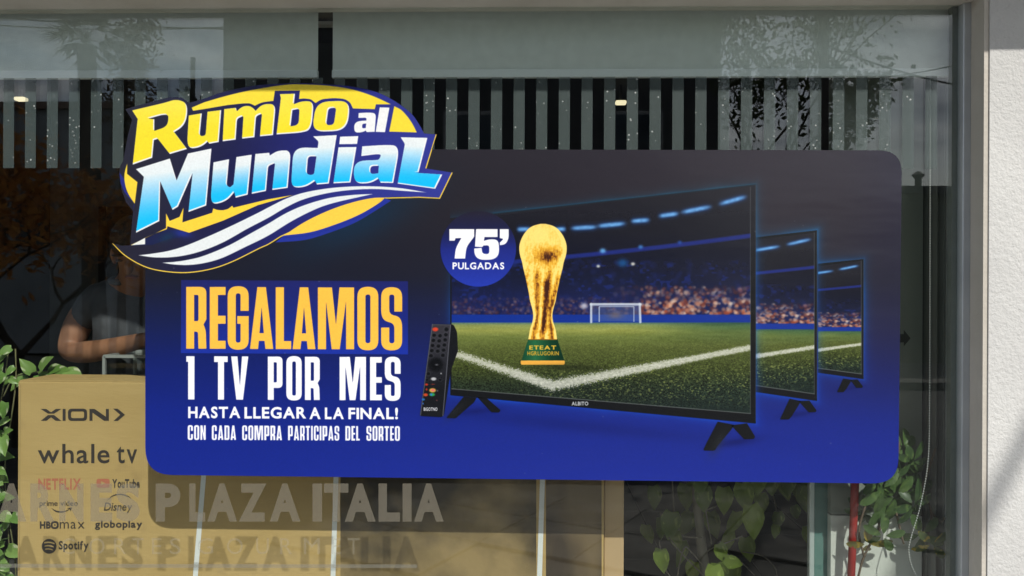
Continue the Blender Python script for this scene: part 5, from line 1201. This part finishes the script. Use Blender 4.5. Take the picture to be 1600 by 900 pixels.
mn = thing("person", (J(212, 720, 1.0).x, .85, FL), "man in a dark grey polo shirt leaning over the showcase behind the carton, forearm bare", "person")
bd = child("body", skin_mesh(nodes, edges, 2, 'pelvis'), M_skin, mn)
sh = {k: (nodes[k][0], nodes[k][1] * g + .008, nodes[k][2] * g + .008) for k, g in (('pelvis', 1.04), ('belly', 1.05), ('chest', 1.06), ('ribs', 1.08), ('neckb', 1.1), ('lsh', 1.12), ('rsh', 1.12))}
sh['lslv'] = (nodes['lup'][0].lerp(nodes['lelb'][0], .28), .068, .068); sh['rslv'] = (nodes['rup'][0].lerp(nodes['relb'][0], .28), .068, .068)
child("polo_shirt", skin_mesh(sh, [('pelvis','belly'),('belly','chest'),('chest','ribs'),('ribs','neckb'),('ribs','lsh'),('lsh','lslv'),('ribs','rsh'),('rsh','rslv')], 2), M_shirt, mn)
tr_ = {k: (nodes[k][0], nodes[k][1] + .015, nodes[k][2] + .015) for k in ('pelvis','lhip','lknee','rhip','rknee')}
tr_['la'] = (nodes['lank'][0] + Vector((0, 0, .03)), .065, .07); tr_['ra'] = (nodes['rank'][0] + Vector((0, 0, .03)), .065, .07)
child("trousers", skin_mesh(tr_, [('pelvis','lhip'),('lhip','lknee'),('lknee','la'),('pelvis','rhip'),('rhip','rknee'),('rknee','ra')], 1), M_trou, mn)
child("collar", MB().tube([nodes['neckb'][0] + Vector((math.cos(a) * .062, math.sin(a) * .066 - .01, .022 + .012 * math.sin(a))) for a in np.linspace(0, 6.2, 20)], .011, 6).mesh(True), M_shirt, mn)
# head details
hc = nodes['skull'][0]; fd = Vector((.12, -1, -.45)).normalized(); sd_ = fd.cross(Vector((0, 0, 1))).normalized(); ud = sd_.cross(fd)
def ball(c, r3, axes, seg=12):
    bm = bmesh.new(); bmesh.ops.create_uvsphere(bm, u_segments=seg, v_segments=seg // 2 + 2, radius=1); me = bpy.data.meshes.new("part"); bm.to_mesh(me); bm.free()
    M = Matrix((axes[0] * r3[0], axes[1] * r3[1], axes[2] * r3[2])).transposed().to_4x4(); me.transform(Matrix.Translation(c) @ M); me.polygons.foreach_set('use_smooth', [True] * len(me.polygons)); return me
AX = (sd_, fd, ud)
child("hair", ball(hc + ud * .025 - fd * .022, (.088, .098, .088), AX, 20), M_hair, mn)
child("nose", ball(hc + fd * .098 - ud * .035, (.014, .02, .022), AX), M_skin, mn)
for q in (-1, 1):
    child("ear", ball(hc + sd_ * .083 * q - ud * .03 - fd * .005, (.010, .018, .030), AX), M_skin, mn)
    child("eye", ball(hc + fd * .083 - ud * .012 + sd_ * .032 * q, (.012, .008, .005), AX), mat("eye_dark", (.08, .05, .04), .3), mn)
    child("eyebrow", ball(hc + fd * .090 + ud * .010 + sd_ * .032 * q, (.020, .006, .005), AX), M_hair, mn)
child("mouth", ball(hc + fd * .085 - ud * .072, (.024, .008, .006), AX), mat("lips", (.30, .11, .09), .5), mn)
for side in 'lr':
    a = nodes[side + 'ank'][0]; t_ = nodes[side + 'toe'][0]
    child("shoe", ball((a + t_) / 2 + Vector((0, -.01, -.035)), (.052, .145, .055), (Vector((1, 0, 0)), Vector((0, 1, 0)), Vector((0, 0, 1))), 16), mat("shoe_black", (.01, .01, .01), .4), mn)
